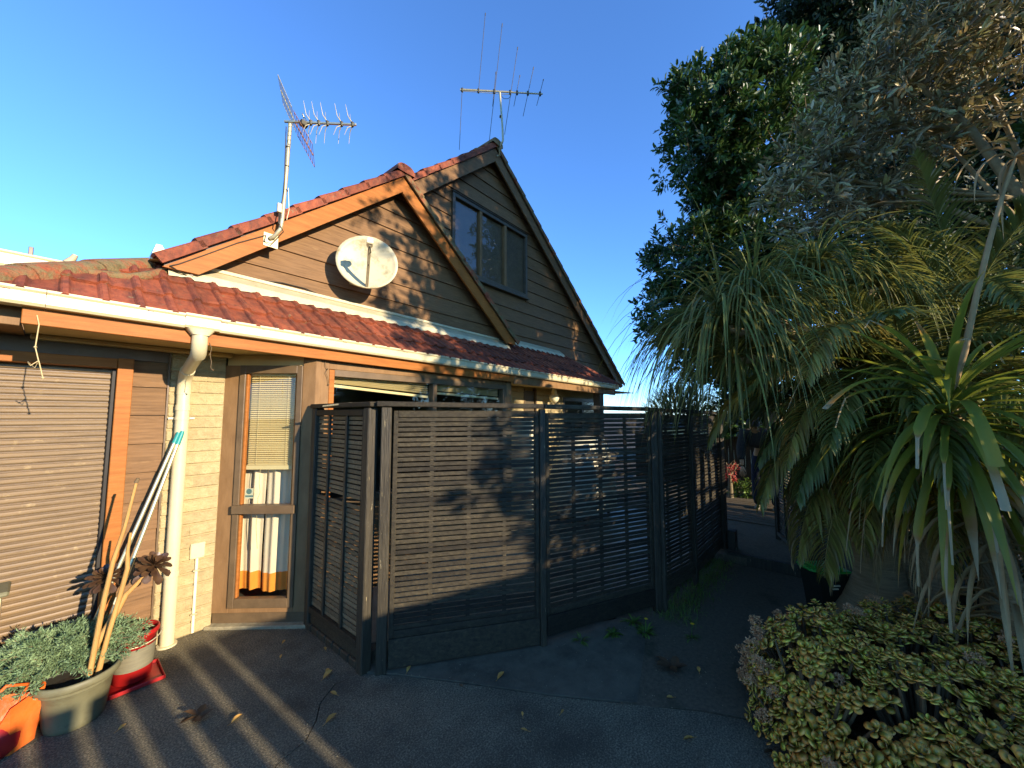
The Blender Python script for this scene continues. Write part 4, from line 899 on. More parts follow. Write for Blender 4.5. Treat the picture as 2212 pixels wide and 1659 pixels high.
# orange bag
BG = thing('orange_bag', (-.06, 3.27, 0), 'crumpled orange shopping bag at the left edge of the driveway', 'bag')
mb = MB(); vs = []; nn = 28; lev = [(0, .10, .07), (.02, .13, .10), (.09, .135, .105), (.17, .14, .10), (.23, .15, .09), (.26, .155, .075)]
rb_ = random.Random(3)
for z, a, b in lev:
    for k in range(nn):
        t = 2*math.pi*k/nn; e = lambda v: math.copysign(abs(v)**.5, v); wv = 1+.10*math.sin(5*t+z*20)+rb_.uniform(-.04, .04)
        vs.append((-.075+a*e(math.cos(t))*wv, 3.27+b*e(math.sin(t))*wv, z+.025*math.sin(3*t+1)*(z > .2)))
mb.add(vs, [(i*nn+k, i*nn+(k+1) % nn, (i+1)*nn+(k+1) % nn, (i+1)*nn+k) for i in range(len(lev)-1) for k in range(nn)] + [tuple(range(nn))], False)
mb.build('sack', M['bag'], BG)
MB().tube([(.0, 3.2, .235), (.02, 3.19, .29), (-.05, 3.18, .32), (-.11, 3.19, .25)], .008, 6).build('handle', M['bag'], BG)
MB().add([(-.02, 3.145, .0), (.055, 3.17, .02), (.075, 3.185, .26), (-.03, 3.14, .22), (-.12, 3.15, .03)], [(0, 1, 2, 3), (0, 3, 4)]).build('fold', M['bag'], BG)
RB = thing('red_bag', (-.1, 3.16, 0), 'dark red sack slumped in front of the orange bag', 'bag')
mb = MB().lathe((-.09, 3.19, 0), [(0, 0), (.09, 0), (.105, .03), (.1, .09), (.06, .15), (.0, .16)], 14, True, 1.1, .7); mb.v = [(x+rb_.uniform(-.01, .01), y+rb_.uniform(-.01, .01), z) for x, y, z in mb.v]; mb.build('sack', M['red'], RB)
TL = thing('teal_tub', (.06, 3.42, 0), 'small teal plastic tub between the orange bag and the pot', 'tub')
MB().lathe((.055, 3.40, 0), [(0, 0), (.045, 0), (.05, .11), (.054, .112), (.054, .122), (.047, .122), (.044, .02), (0, .02)], 24).build('body', M['teal'], TL)
MB().lathe((.055, 3.40, 0), [(.055, .108), (.0555, .118)], 24).build('rim', M['yellow'], TL)
WB = thing('storage_bin', (-.2, 3.62, 0), 'white storage box with grey lid at the left picture edge', 'box')
boxo('body', (-.36, 3.56, 0), (-.105, 3.76, .645), M['white'], WB, .01); boxo('lid', (-.375, 3.545, .646), (-.078, 3.775, .672), M['pot'], WB, .008)
# two aluminium poles leaning into the corner of the downpipe
for k, (a, b, lab) in enumerate((((.16, 3.62, .0), (.602, 3.69, 1.46), 'long aluminium broom pole leaning on the downpipe, left of the pair'), ((.235, 3.56, .0), (.618, 3.685, 1.44), 'long aluminium broom pole leaning on the downpipe, right of the pair'))):
    P_ = thing('broom_pole', a, lab, 'pole'); A_, B_ = Vector(a), Vector(b); d = (B_-A_).normalized()
    MB().tube([A_, B_], .0115, 12).build('shaft', M['alu'], P_)
    if k == 1: MB().tube([B_-d*.01, B_+d*.05, B_+d*.09], [.0155, .0155, .012], 12).build('grip', M['tealtip'], P_); MB().tube([A_+d*.45, A_+d*.49], .014, 12).build('collar', M['white'], P_)
    else: MB().tube([B_-d*.02, B_+d*.06], [.0145, .013], 12).build('grip', M['tealtip'], P_)
# twine ends under the eave
for i, (pts, lab) in enumerate((([(-.07, 3.18, 2.17), (-.06, 3.175, 2.12), (-.065, 3.175, 2.0), (-.05, 3.175, 1.93), (-.075, 3.17, 1.9), (-.085, 3.17, 1.92), (-.06, 3.172, 1.89), (-.05, 3.175, 1.93), (-.03, 3.175, 1.84)], 'frayed twine hanging from the left end of the orange fascia'),
                      ([(.66, 3.18, 2.13), (.672, 3.175, 2.09), (.665, 3.175, 2.05), (.675, 3.172, 2.0), (.672, 3.17, 1.96), (.685, 3.17, 1.945)], 'short dark string hanging beside the downpipe elbow'),
                      ([(1.46, 3.24, 2.11), (1.455, 3.235, 2.06), (1.475, 3.235, 2.03), (1.46, 3.235, 2.0), (1.48, 3.235, 1.96), (1.49, 3.235, 1.9)], 'dry vine twig hanging on the bay corner board'))):
    t_ = thing('twine' if i < 2 else 'dry_vine', pts[0], lab, 'string' if i < 2 else 'twig'); m_ = M['twine'] if i == 0 else M['jadestem']
    MB().tube(pts, .0028 if i == 0 else .0022, 6).build('strand', m_, t_)
    for p in (pts[2], pts[-1]): MB().lathe(p, [(0, -.008), (.008, 0), (0, .008)], 6, False).build('knot', m_, t_)

# ------------------------------------------------------------------ plants
def straps(P, D, L, W, droop, k=7, fold=.25, wp=None, twist=0., kink=None):
    """arching strap leaves; returns vertices, quads and the 0..1 position along each leaf"""
    n = len(P); u = np.linspace(0, 1, k+1); wp = wp or (lambda t: np.minimum(1, .45+t*4)*np.clip((1-t)*2.2, .04, 1))
    p = P.copy().astype(float); d = unit(D.astype(float)); V = np.zeros((n, k+1, 3, 3)); S0 = None
    up = np.array([0, 0, 1.])
    for i in range(k+1):
        S = np.cross(d, up); bad = np.linalg.norm(S, axis=1) < .15
        if S0 is not None: S = np.where(bad[:, None], S0, S)
        S = unit(S)
        if S0 is not None: S = np.where((np.sum(S*S0, 1) < 0)[:, None], -S, S)
        S0 = S; Nn = np.cross(S, d)
        w_ = W[:, None]*wp(u[i])
        V[:, i, 0] = p-S*w_/2+Nn*w_*fold; V[:, i, 1] = p; V[:, i, 2] = p+S*w_/2+Nn*w_*fold
        p = p+d*(L/k)[:, None]
        g = droop/k
        if kink is not None: g = g+np.where(np.abs(u[i]-kink) < .5/k, 1.6, 0)
        d = unit(d+np.stack([np.zeros(n), np.zeros(n), -g*np.ones(n)], 1))
    F = []
    for i in range(k):
        for a in (0, 1): F.append((i*3+a, i*3+a+1, (i+1)*3+a+1, (i+1)*3+a))
    F = (np.array(F)[None]+(np.arange(n)*(3*(k+1)))[:, None, None]).reshape(-1, 4)
    U = np.tile(np.repeat(u, 3), n)
    return V.reshape(-1, 3), F, U
def addmesh(name, V, F, mat, parent, smooth=True, attr=None, kind=None):
    org = np.array(wloc(parent)) if parent is not None else np.zeros(3)
    o = link(name, npmesh(name, np.asarray(V)-org, F, smooth, attr), parent, mat, org)
    if kind: o["kind"] = kind
    return o

# --- jade bush in front at the right
JB = thing('jade_bush', (2.6, -.1, 0), 'low jade bush with yellow-edged fleshy leaves beside the driveway', 'bush')
ell = [((2.72, .10, .10), (.46, .32, .43)), ((2.55, -.25, .08), (.55, .42, .40)), ((3.1, -.25, .10), (.55, .42, .36)), ((2.2, -.42, .0), (.34, .30, .34)), ((3.45, -.55, .1), (.55, .4, .36)), ((2.9, -.65, .1), (.7, .4, .36)), ((2.45, .12, .05), (.26, .2, .32))]
def inside(p, skip=None):
    return any(sum(((p[k]-c[k])/r[k])**2 for k in range(3)) < .93 for i, (c, r) in enumerate(ell) if i != skip)
ros = []
for ei, (c, r) in enumerate(ell):
    area = r[0]*r[1]+r[0]*r[2]+r[1]*r[2]
    for _ in range(int(2300*area)):
        d = randunit(1)[0]
        if d[2] < -.25: continue
        lump = 1+.15*math.sin(d[0]*7+ei*2)*math.sin(d[1]*6+1)+rng.uniform(-.16, .10)
        p = np.array(c)+d*np.array(r)*lump
        if p[2] < .03 or inside(p, ei): continue
        nrm = unit(np.array([d/np.array(r)]))[0]
        ros.append((p, unit(np.array([nrm*.8+np.array([0, 0, .5])+rng.normal(size=3)*.25]))[0]))
tv = [(0, 0, 0), (.35, .33, .03), (.68, .5, .05), (.92, .34, .05), (1, 0, .04), (.92, -.34, .05), (.68, -.5, .05), (.35, -.33, .03), (.62, 0, .10), (.62, 0, -.07)]
tf = [(i, (i+1) % 8, 8) for i in range(8)] + [((i+1) % 8, i, 9) for i in range(8)]
tu = np.array([.25, .75, .95, 1, 1, 1, .95, .75, .05, .1])
leafs = []
for p, ax in ros:
    ax = Vector(ax); a1 = ax.orthogonal().normalized(); a2 = ax.cross(a1); ph = rng.uniform(0, 6)
    nl = rng.integers(6, 10); R_ = rng.uniform(.028, .06)
    for j in range(nl):
        f = j/nl; pr_ = ph+(j//2)*math.pi/2+(j % 2)*math.pi+rng.uniform(-.2, .2); el = R(-4+66*(1-f)**1.3)
        h_ = a1*math.cos(pr_)+a2*math.sin(pr_); d = h_*math.cos(el)+ax*math.sin(el); nn_ = ax*math.cos(el)-h_*math.sin(el)
        leafs.append((np.array(p)+np.array(ax)*(.012*(1-f)-.012), np.array(d), np.array(nn_), R_*(.55+.5*f)*rng.uniform(.85, 1.15)))
P = np.array([l[0] for l in leafs]); Dd = np.array([l[1] for l in leafs]); Nn = np.array([l[2] for l in leafs]); Ll = np.array([l[3] for l in leafs])
dist = np.linalg.norm(P-np.array([0, 0, 1.65]), axis=1); facing = np.sum(Nn*(np.array([0, 0, 1.65])-P), 1)
# nearest 300 that turn to the drive and lie inside the view
ang = np.degrees(np.arctan2(P[:, 1], P[:, 0])); el_ = (1.65-P[:, 2])/(P[:, 0]*.7708+P[:, 1]*.637)
cand = np.where((ang > -12) & (el_ < .85))[0]; order = cand[np.argsort(dist[cand]-.4*np.clip(facing[cand], 0, 1))]
near = order[:300]; rest = np.setdiff1d(np.arange(len(P)), near)
for i in near:
    V, F = leafcloud(P[i:i+1], Dd[i:i+1], Nn[i:i+1], Ll[i:i+1], Ll[i:i+1]*.78, tv, tf)
    addmesh('leaf', V, F, M['jade'], JB, True, {'u': tu})
V, F = leafcloud(P[rest], Dd[rest], Nn[rest], Ll[rest], Ll[rest]*.78, tv, tf)
addmesh('leaves', V, F, M['jade'], JB, True, {'u': np.tile(tu, len(rest))}, 'stuff')
mb = MB()
for p, ax in ros[::2]:
    c = min(ell, key=lambda e: sum((p[k]-e[0][k])**2 for k in range(3)))[0]
    b = Vector((c[0]+(p[0]-c[0])*.35, c[1]+(p[1]-c[1])*.35, max(.02, p[2]*.35))); mb.tube([b, b.lerp(Vector(p), .6)+Vector((0, 0, -.02)), Vector(p)], [.011, .008, .006], 5, False)
mb.build('stems', M['jadestem'], JB)
# flower heads: rounded bunches of tiny buds
def flowerhead(c, r, ax, seed):
    rr = np.random.default_rng(seed); n = 60; d = unit(rr.normal(size=(n, 3))); d[:, 2] = np.abs(d[:, 2]); Pq = np.array(c)+d*r*rr.uniform(.5, 1, (n, 1))
    V, F = leafcloud(np.repeat(Pq, 4, 0), unit(rr.normal(size=(n*4, 3))+np.repeat(d, 4, 0)), unit(rr.normal(size=(n*4, 3))), np.full(n*4, .0105), np.full(n*4, .0065), *LEAF4)
    addmesh('flower_head', V, F, M['jadefl'], JB, False)
vis = [i for i in range(len(ros)) if ros[i][0][0]*-.637*0+ros[i][0][1] > -.25*ros[i][0][0]-.1]
leftish = sorted(vis, key=lambda i: -(ros[i][0][1]-.15*ros[i][0][0]))[:90]
pick = list(np.random.default_rng(5).choice(leftish, 34, replace=False)) + list(np.random.default_rng(6).choice(vis, 26, replace=False))
for i in pick:
    flowerhead(ros[i][0]+ros[i][1]*.03, rng.uniform(.026, .042), ros[i][1], int(i))

# --- strap-leaved yucca
YU = thing('yucca', (3.25, -.72, 0), 'tall yucca with broad strap leaves cut back to dry white tips', 'yucca')
yc = np.array([3.28, -.53, 1.72])
MB().tube([(3.42, -.80, 0), (3.41, -.75, .5), (3.37, -.67, 1.0), (3.30, -.56, 1.5), tuple(yc)], [.065, .055, .05, .05, .04], 12).build('trunk', M['pony_bark'], YU)
ny = 135
for i in range(ny):
    f = i/ny; el = R(68)-R(122)*f**.85; az_ = i*2.39996+rng.uniform(-.2, .2)
    d = np.array([[math.cos(az_)*math.cos(el), math.sin(az_)*math.cos(el), math.sin(el)]])
    L_ = np.array([rng.uniform(.62, .95)]); W_ = np.array([rng.uniform(.03, .048)])
    cut = rng.random() < .16; kink = rng.uniform(.55, .8) if rng.random() < .38 else None
    wp = (lambda t: np.minimum(1, .5+t*5)) if cut else None
    if kink is not None: wp = (lambda t, kk=kink: np.minimum(1, .5+t*5)*(1 if t < kk else .26+.2*(1-t)))
    base = yc[None]+d*.03-np.array([[0, 0, .28*f]])
    V, F, U = straps(base, d, L_, W_, 1.0+.8*rng.random()+.7*f, 12, .22, wp, kink=kink)
    dry = rng.random()
    U2 = U*(.72 if dry < .45 else .9 if dry < .7 else 1.05)+(.0 if f < .8 else .15)
    if kink is not None: U2 = np.where(U > kink, np.maximum(U2, .93), U2*.8/max(kink, .1)*.75)
    addmesh('leaf', V, F, M['yucca'], YU, True, {'u': np.clip(U2, 0, 1)})
# dead straps hanging round the trunk
for i in range(60):
    az_ = rng.uniform(0, 6.28); z = rng.uniform(.45, 1.45); f = z/1.45
    c = np.array([[3.42-.10*f, -.80+.2*f, z]]); d = np.array([[math.cos(az_), math.sin(az_), rng.uniform(-.6, .2)]])
    V, F, U = straps(c+d*.05, d, np.array([rng.uniform(.4, .75)]), np.array([rng.uniform(.018, .03)]), rng.uniform(2.2, 4), 8, .5)
    addmesh('dead_leaf', V, F, M['frondbrown'], YU, True)
# tall dried flower stalk
MB().tube([(3.28, -.53, 1.7), (3.22, -.60, 2.0), (3.215, -.66, 2.3), (3.235, -.73, 2.6), (3.27, -.80, 2.86), (3.295, -.86, 3.05)], [.014, .015, .013, .012, .009, .008], 8).build('flower_stalk', M['frondbrown'], YU)
hp = np.repeat(np.array([[3.295, -.86, 3.05]]), 12, 0); hd_ = unit(rng.normal(size=(12, 3))*.45+np.array([[.15, -.15, .25]]))
V, F, U = straps(hp, hd_, rng.uniform(.25, .55, 12), rng.uniform(.014, .026, 12), 5.0, 8, .3); addmesh('dry_bracts', V, F, M['frondbrown'], YU, True)

# --- feather palm
PA = thing('feather_palm', (4.15, -.5, 0), 'clumping feather palm with arching green fronds behind the yucca', 'palm')
MB().tube([(4.2, -.55, 0), (4.22, -.53, .6), (4.25, -.5, 1.2), (4.25, -.48, 1.75)], [.10, .085, .08, .06], 12).build('trunk', M['pony_bark'], PA)
def frond(base, d, L, droop, mat, parent, leafL=.30, nl=44, hang=.8, seed=1, wl=.016, name='frond'):
    rr = np.random.default_rng(seed); k = 14; p = np.array(base, float); d = unit(np.array([d], float))[0]; pts = []; dirs = []
    for i in range(k+1):
        pts.append(p.copy()); dirs.append(d.copy()); p = p+d*(L/k); d = unit((d+np.array([0, 0, -droop/k*(1+.6*i/k)]))[None])[0]
    pts = np.array(pts); dirs = np.array(dirs)
    P = []; Dd = []; Ls = []; Ws = []
    for j in range(nl):
        f = .16+.84*j/nl; x = f*k; i = min(int(x), k-1); q = pts[i]+(pts[i+1]-pts[i])*(x-i); dd = dirs[i]
        S = np.cross(dd, [0, 0, 1.]); S = S/max(np.linalg.norm(S), .2)
        for sg in (-1, 1):
            v = S*sg*(.9-.35*f)+dd*(.55+.5*f)+np.array([0, 0, .22])+rr.normal(size=3)*.07
            P.append(q); Dd.append(v); Ls.append(leafL*(math.sin(math.pi*min(1, .18+.8*f)**.8)*.9+.14)*rr.uniform(.85, 1.1)); Ws.append(wl*rr.uniform(.8, 1.15))
    V, F, U = straps(np.array(P), np.array(Dd), np.array(Ls), np.array(Ws), hang, 5, .25, lambda t: min(1, .6+t*3)*max(.06, min(1, (1-t)*2)))
    o = addmesh(name, V, F, mat, parent, True)
    MB().tube([tuple(q) for q in pts], list(np.linspace(.011, .0025, k+1)), 6, False).build('rachis', mat, o)
    return o
pc = np.array([4.25, -.47, 1.78])
fr = [(135, 42, 1.7), (160, 30, 1.75), (110, 30, 1.6), (180, 22, 1.7), (148, 12, 1.7), (200, 15, 1.6), (125, 5, 1.6), (170, 0, 1.5), (150, 50, 1.5), (128, 20, 1.5), (165, 15, 1.6), (140, -5, 1.4), (120, 60, 1.4), (175, 40, 1.5), (190, 5, 1.4), (205, 30, 1.4), (100, 35, 1.3), (95, 5, 1.3), (145, 72, 1.5), (220, 55, 1.3), (60, 60, 1.3), (30, 40, 1.3), (250, 40, 1.3), (300, 50, 1.3), (340, 35, 1.2), (80, 78, 1.4), (160, -25, 1.2), (130, -30, 1.2), (185, -20, 1.2), (235, 10, 1.2), (270, 70, 1.5), (215, -10, 1.2), (172, 62, 1.55), (115, -12, 1.2)]
for i, (az_, el, L_) in enumerate(fr):
    a, e = R(az_), R(el); d = (math.cos(a)*math.cos(e), math.sin(a)*math.cos(e), math.sin(e))
    frond(pc-np.array([0, 0, .004*i]), d, L_*.92, 1.5 if el > 0 else 1.0, M['frond'], PA, .42, 46, 1.2+.6*(el < 30), 20+i, .025)
# second crown further right and higher
MB().tube([(4.9, -.95, 0), (4.85, -.92, 1.0), (4.8, -.9, 2.0), (4.78, -.88, 2.35)], [.08, .07, .06, .05], 10).build('trunk', M['pony_bark'], PA)
for i, (az_, el, L_) in enumerate(((150, 60, 1.4), (110, 45, 1.3), (180, 35, 1.3), (210, 65, 1.4), (130, 20, 1.2), (165, 5, 1.2), (240, 40, 1.3), (80, 60, 1.2), (195, 10, 1.2), (145, 84, 1.4), (270, 30, 1.2), (30, 50, 1.2))):
    a, e = R(az_), R(el); d = (math.cos(a)*math.cos(e), math.sin(a)*math.cos(e), math.sin(e))
    frond((4.78, -.88, 2.33), d, L_*1.1, 1.3, M['frond'], PA, .40, 44, 1.1, 60+i, .025)
# olive-gold fronds arching low over the gate and path
M['frondgold'] = pm('olive_gold_frond', [(.2, .19, .055), (.38, .31, .1)], 3, rough=.45, island=.3, spec=.5, transl=.42, hue=.02)
for i, (b, az_, el, L_) in enumerate((((4.1, -.3, 1.75), 150, 30, 1.35), ((4.05, -.25, 1.6), 135, 15, 1.3), ((4.1, -.35, 1.55), 165, 5, 1.25), ((4.0, -.2, 1.4), 140, -10, 1.1), ((4.05, -.4, 1.45), 185, 10, 1.2), ((4.0, -.1, 1.9), 120, 25, 1.3), ((4.0, -.3, 2.0), 160, 45, 1.4), ((3.95, -.2, 1.2), 155, 0, 1.0))):
    a, e = R(az_), R(el); frond(b, (math.cos(a)*math.cos(e), math.sin(a)*math.cos(e), math.sin(e)), L_, 1.9, M['frondgold'], PA, .38, 44, 1.8, 140+i, .022)
# dying and dead fronds hanging down
frond((4.2, -.35, 1.5), (-.55, .35, -.1), 1.0, 2.2, M['frondorange'], PA, .26, 36, 1.5, 90, .014, 'dying_frond')
frond((4.1, -.2, 1.35), (-.5, .1, .1), .85, 2.4, M['frondorange'], PA, .24, 34, 2.0, 91, .014, 'dying_frond')
for i, (b, d, L_) in enumerate((((4.15, -.55, 1.55), (-.5, .05, .2), 1.35), ((4.0, -.62, 1.3), (-.5, -.05, -.1), 1.2), ((3.9, -.4, 1.2), (-.4, .3, 0), .9), ((4.0, -.3, 1.5), (-.3, .5, .1), 1.1), ((4.3, -.75, 1.3), (-.2, -.5, .1), 1.2), ((3.95, -.3, 1.25), (-.5, -.1, .1), 1.1), ((3.85, -.5, 1.35), (-.6, .0, .0), 1.2), ((3.8, -.62, 1.1), (-.5, -.2, .2), 1.1), ((4.0, -.15, 1.1), (-.5, .3, .1), .95), ((3.9, -.05, 1.3), (-.3, .5, .0), 1.0))):
    frond(b, d, L_, 4.5, M['frondbrown'], PA, .26, 34, 3.0, 100+i, .011, 'dead_frond')

# --- ponytail palm with swollen trunk
PO = thing('ponytail_palm', (4.15, -.2, 0), 'ponytail palm with swollen grey trunk and thin drooping leaves', 'palm')
MB().tube([(4.14, -.20, -.05), (4.15, -.20, .05), (4.17, -.22, .18), (4.2, -.24, .4), (4.2, -.2, .8), (4.12, -.1, 1.4), (4.02, .02, 2.0), (3.9, .15, 2.4)], [.30, .27, .215, .155, .135, .12, .09, .06], 20).build('trunk', M['pony_bark'], PO)
MB().tube([(4.26, -.32, .0), (4.32, -.42, .25), (4.42, -.56, .6), (4.52, -.68, 1.0), (4.55, -.7, 1.6), (4.45, -.45, 2.4)], [.17, .15, .12, .1, .085, .06], 16).build('limb', M['pony_bark'], PO)
heads = [((3.62, .42, 2.58), 230, .95), ((3.46, .62, 2.36), 240, 1.25), ((4.05, .02, 2.85), 200, .9), ((4.42, -.35, 2.72), 170, .9), ((3.85, .35, 2.2), 200, .8), ((4.0, .12, 1.75), 90, .7), ((3.55, .58, 2.1), 130, 1.15)]
for i, (c, n, L_) in enumerate(heads):
    if i != 2: MB().tube([(4.02, .02, 2.0), tuple((np.array((4.02, .02, 2.0))+np.array(c))/2+np.array((0, 0, .05))), c], [.06, .045, .035], 8).build('branch', M['pony_bark'], PO)
    n = int(n*.8); d = randunit(n); d[:, 2] = np.abs(d[:, 2])*.9+.1; d[:, 0] -= .25; d[:, 1] += .2
    P = np.repeat(np.array([c]), n, 0)+d*.03
    V, F, U = straps(P, d, rng.uniform(.7, 1.15, n)*L_, rng.uniform(.013, .021, n), rng.uniform(2.2, 4.0, n), 10, .3, lambda t: min(1, .7+t*2)*max(.05, min(1, (1-t)*1.6)))
    addmesh('leaf_head', V, F, M['pony'], PO, True, None, 'stuff')

# ------------------------------------------------------------------ trees
def crown_points(blobs, per, shell=.35):
    C_ = []; out = []
    vol = [b[3]**2*(b[4] if len(b) > 4 else 1) for b in blobs]; tot = sum(vol)
    for b, v in zip(blobs, vol):
        n = max(3, int(per*v/tot)); d = randunit(n); r = b[3]*(shell+(1.08-shell)*rng.random(n)**.45); lump = 1+.16*np.sin(d[:, 0]*5+b[0]*3)*np.sin(d[:, 1]*4+b[2]*2)*1.0
        C_.append(np.array(b[:3])+d*(r*lump)[:, None]*np.array([1, 1, .9])); out.append(d)
    return np.concatenate(C_), np.concatenate(out)
def tree(name, label, base, trunk, blobs, ncl, nleaf, L_, W_, mat, bark, spread, tmpl=LEAF4, limb_r=.05, twigs=True, up=.35, rosette=True, cat='tree', group=None, shell=.35):
    t = thing(name, base, label, cat, group)
    MB().tube(trunk[0], trunk[1], 10).build('trunk', bark, t)
    top = [Vector(p) for p in trunk[0]]
    lm = MB()
    for b in blobs:
        c = Vector(b[:3]); s_ = min(top[1:], key=lambda p: (p-c).length+abs(p.z-(c.z-1.2))*.5); mid = s_.lerp(c, .5)+Vector((random.uniform(-.2, .2), random.uniform(-.2, .2), random.uniform(-.1, .25)))
        lm.tube([s_, mid, c], [limb_r, limb_r*.6, limb_r*.25], 6, False)
        for _ in range(6):
            e = c+Vector(randunit(1)[0])*b[3]*.85; lm.tube([mid.lerp(c, random.uniform(.1, .9)), mid.lerp(e, .6)+Vector((0, 0, .06)), e], [limb_r*.35, limb_r*.22, limb_r*.1], 5, False)
    lm.build('limbs', bark, t)['kind'] = 'stuff'
    C_, O_ = crown_points(blobs, ncl, shell)
    n = len(C_); tw = unit(O_*.8+randunit(n)*.6+np.array([0, 0, up]))
    P = np.repeat(C_, nleaf, 0); T = np.repeat(tw, nleaf, 0); m = len(P)
    side = unit(np.cross(T, randunit(m)))
    f = np.tile(np.linspace(0, 1, nleaf), n)
    P = P+T*((f-.5)*spread)[:, None]+side*(rng.random(m)*.25*spread)[:, None]
    D = unit(side*.8+T*(.25+.7*f)[:, None]+randunit(m)*.3)
    Nn = unit(T*.9+np.array([0, 0, .4])+randunit(m)*.45)
    s_ = rng.uniform(.7, 1.2, m)
    V, F = leafcloud(P, D, Nn, L_*s_, W_*s_, *tmpl)
    addmesh('crown', V, F, mat, t, False, None, 'stuff')
    if twigs:
        k = min(n, 700); sel = rng.choice(n, k, replace=False); mb = MB()
        for i in sel: mb.tube([tuple(C_[i]-tw[i]*spread*1.3-O_[i]*.1), tuple(C_[i]+tw[i]*spread*.5)], [.008, .003], 4, False)
        mb.build('twigs', bark, t)['kind'] = 'stuff'
    return t
T1 = [(8.47, 1.54, 8.08, .92), (9.07, .78, 8.37, .97), (8.47, 1.67, 7.11, .92), (9.16, .85, 7.01, 1.26), (8.84, 1.34, 6.14, .87), (8.3, 2.15, 4.89, .82), (9.04, 1.26, 4.89, 1.07), (8.18, 2.44, 3.73, .68), (8.81, 1.69, 3.63, .87), (8.66, 1.95, 2.95, .58), (9.68, .53, 4.5, .97), (7.96, 2.12, 8.4, .30), (8.79, 1.05, 8.95, .48), (9.1, 1.5, 2.75, .6), (9.6, .9, 2.4, .8), (9.4, 1.3, 1.7, .6)]
tree('broadleaf_tree', 'dark green glossy broadleaf tree left of the trees against the sky', (9.3, .8, 0), ([(9.3, .8, 0), (9.3, .85, 1.5), (9.2, .95, 3.2), (9.1, 1.0, 5.0), (9.0, 1.05, 7), (8.95, 1.0, 8.4)], [.2, .17, .14, .1, .07, .03]), T1, 2600, 20, .135, .064, M['leaf1'], M['bark'], .25, LEAF6)
T2 = [(13.37, -.27, 13.0, 1.47), (13.17, .09, 12.08, .93), (13.82, -.58, 11.15, 1.47), (13.55, -.11, 9.96, 1.07), (14.15, -1.18, 12.75, 1.73), (14.77, -1.53, 9.56, 2.), (15.31, -1.94, 7.56, 2.), (16.55, -3.5, 8.23, 2.), (16.28, -2.87, 5.57, 2.), (16.77, -4.2, 11.55, 2.), (17.5, -6.2, 9.5, 2.4), (17.5, -5.8, 6.0, 2.4), (16.5, -4.5, 13.5, 2.0), (14.6, -.9, 14.6, 1.6), (14.0, -1.0, 6.2, 1.4), (14.6, -2.2, 4.2, 1.6)]
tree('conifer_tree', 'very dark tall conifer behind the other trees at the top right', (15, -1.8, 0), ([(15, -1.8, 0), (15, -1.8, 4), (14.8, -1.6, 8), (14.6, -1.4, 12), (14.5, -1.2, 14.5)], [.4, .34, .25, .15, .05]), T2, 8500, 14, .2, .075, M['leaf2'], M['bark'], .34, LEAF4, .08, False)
T3 = [(7.01, -1.24, 6.69, .67), (7.47, -1.8, 6.82, .79), (6.59, -.64, 6.03, .55), (6.37, -.35, 5.85, .36), (6.91, -1.01, 5.85, .67), (7.45, -1.66, 5.85, .73), (6.14, .01, 5.06, .45), (6.53, -.45, 5.06, .55), (5.9, .36, 4.64, .30), (6.3, -.1, 4.46, .42), (6.75, -.67, 4.64, .48), (7.22, -1.29, 5.06, .48), (6.09, .2, 4.1, .27), (7.3, -2.3, 7.9, .8)]
tree('silver_leaf_tree', 'silvery grey-leaved tree with pale bare branches reaching in from the right', (7.6, -2.9, 0), ([(7.6, -2.9, 0), (7.5, -2.7, 1.5), (7.35, -2.3, 3.0), (7.2, -1.9, 4.2), (7.0, -1.5, 5.2), (6.8, -1.1, 5.8)], [.12, .10, .08, .06, .04, .02]), T3, 900, 12, .125, .042, M['leaf3'], M['palebark'], .15, LEAF6, .026, True, .25, shell=.2)
br = MB()
for a in (([(7.5, -2.6, 2.4), (7.0, -1.6, 3.9), (6.6, -.75, 4.5), (6.2, -.1, 4.75), (5.95, .3, 4.85)], [.045, .036, .026, .018, .007]), ([(7.35, -2.3, 3.0), (7.3, -1.7, 4.4), (7.1, -1.3, 5.2), (6.7, -.75, 5.6)], [.035, .028, .02, .008]), ([(7.4, -2.3, 3.0), (6.9, -1.3, 3.7), (6.5, -.5, 4.0), (6.15, .1, 4.15)], [.032, .024, .017, .007]), ([(7.4, -2.3, 3.4), (7.6, -2.0, 5.0), (7.4, -1.7, 6.3), (7.2, -1.4, 7.0)], [.035, .028, .02, .008])):
    br.tube(a[0], a[1], 8, False)
br.build('branches', M['palebark'], [o for o in bpy.data.objects if o.name == 'silver_leaf_tree'][0])
# neighbour's tree out of the picture on the right: throws the dappled shade on the house
T4 = [(4.7, -3.3, 5.0, 1.0), (5.1, -3.3, 5.9, 1.1), (5.3, -3.3, 7.2, 1.3), (6.0, -3.3, 5.2, 1.1), (5.9, -3.5, 8.2, 1.0), (3.6, -3.3, 5.6, .55, .28), (3.75, -3.3, 6.5, .5, .2), (3.5, -3.3, 4.6, .55, .3),
      (3.0, -3.3, 6.0, .42, .12), (3.05, -3.3, 5.1, .42, .16), (2.8, -3.3, 4.15, .36, .1), (2.62, -3.3, 2.75, .36, .24), (2.95, -3.3, 2.2, .36, .6), (3.05, -3.3, 3.0, .4, .5), (3.4, -3.3, 3.7, .5, .4), (4.2, -3.3, 5.2, .6, .3), (8.8, -3.3, 5.4, .9, .8), (8.1, -3.3, 4.9, .7, .8)]
tree('shade_tree', 'large leafy tree outside the right picture edge shading the house', (7, -3.6, 0), ([(7, -3.6, 0), (7, -3.5, 2), (7, -3.4, 4), (7, -3.4, 6), (7, -3.4, 8)], [.25, .22, .18, .12, .05]), T4, 4200, 14, .13, .068, M['leaf1'], M['bark'], .2, LEAF6, .06, False)
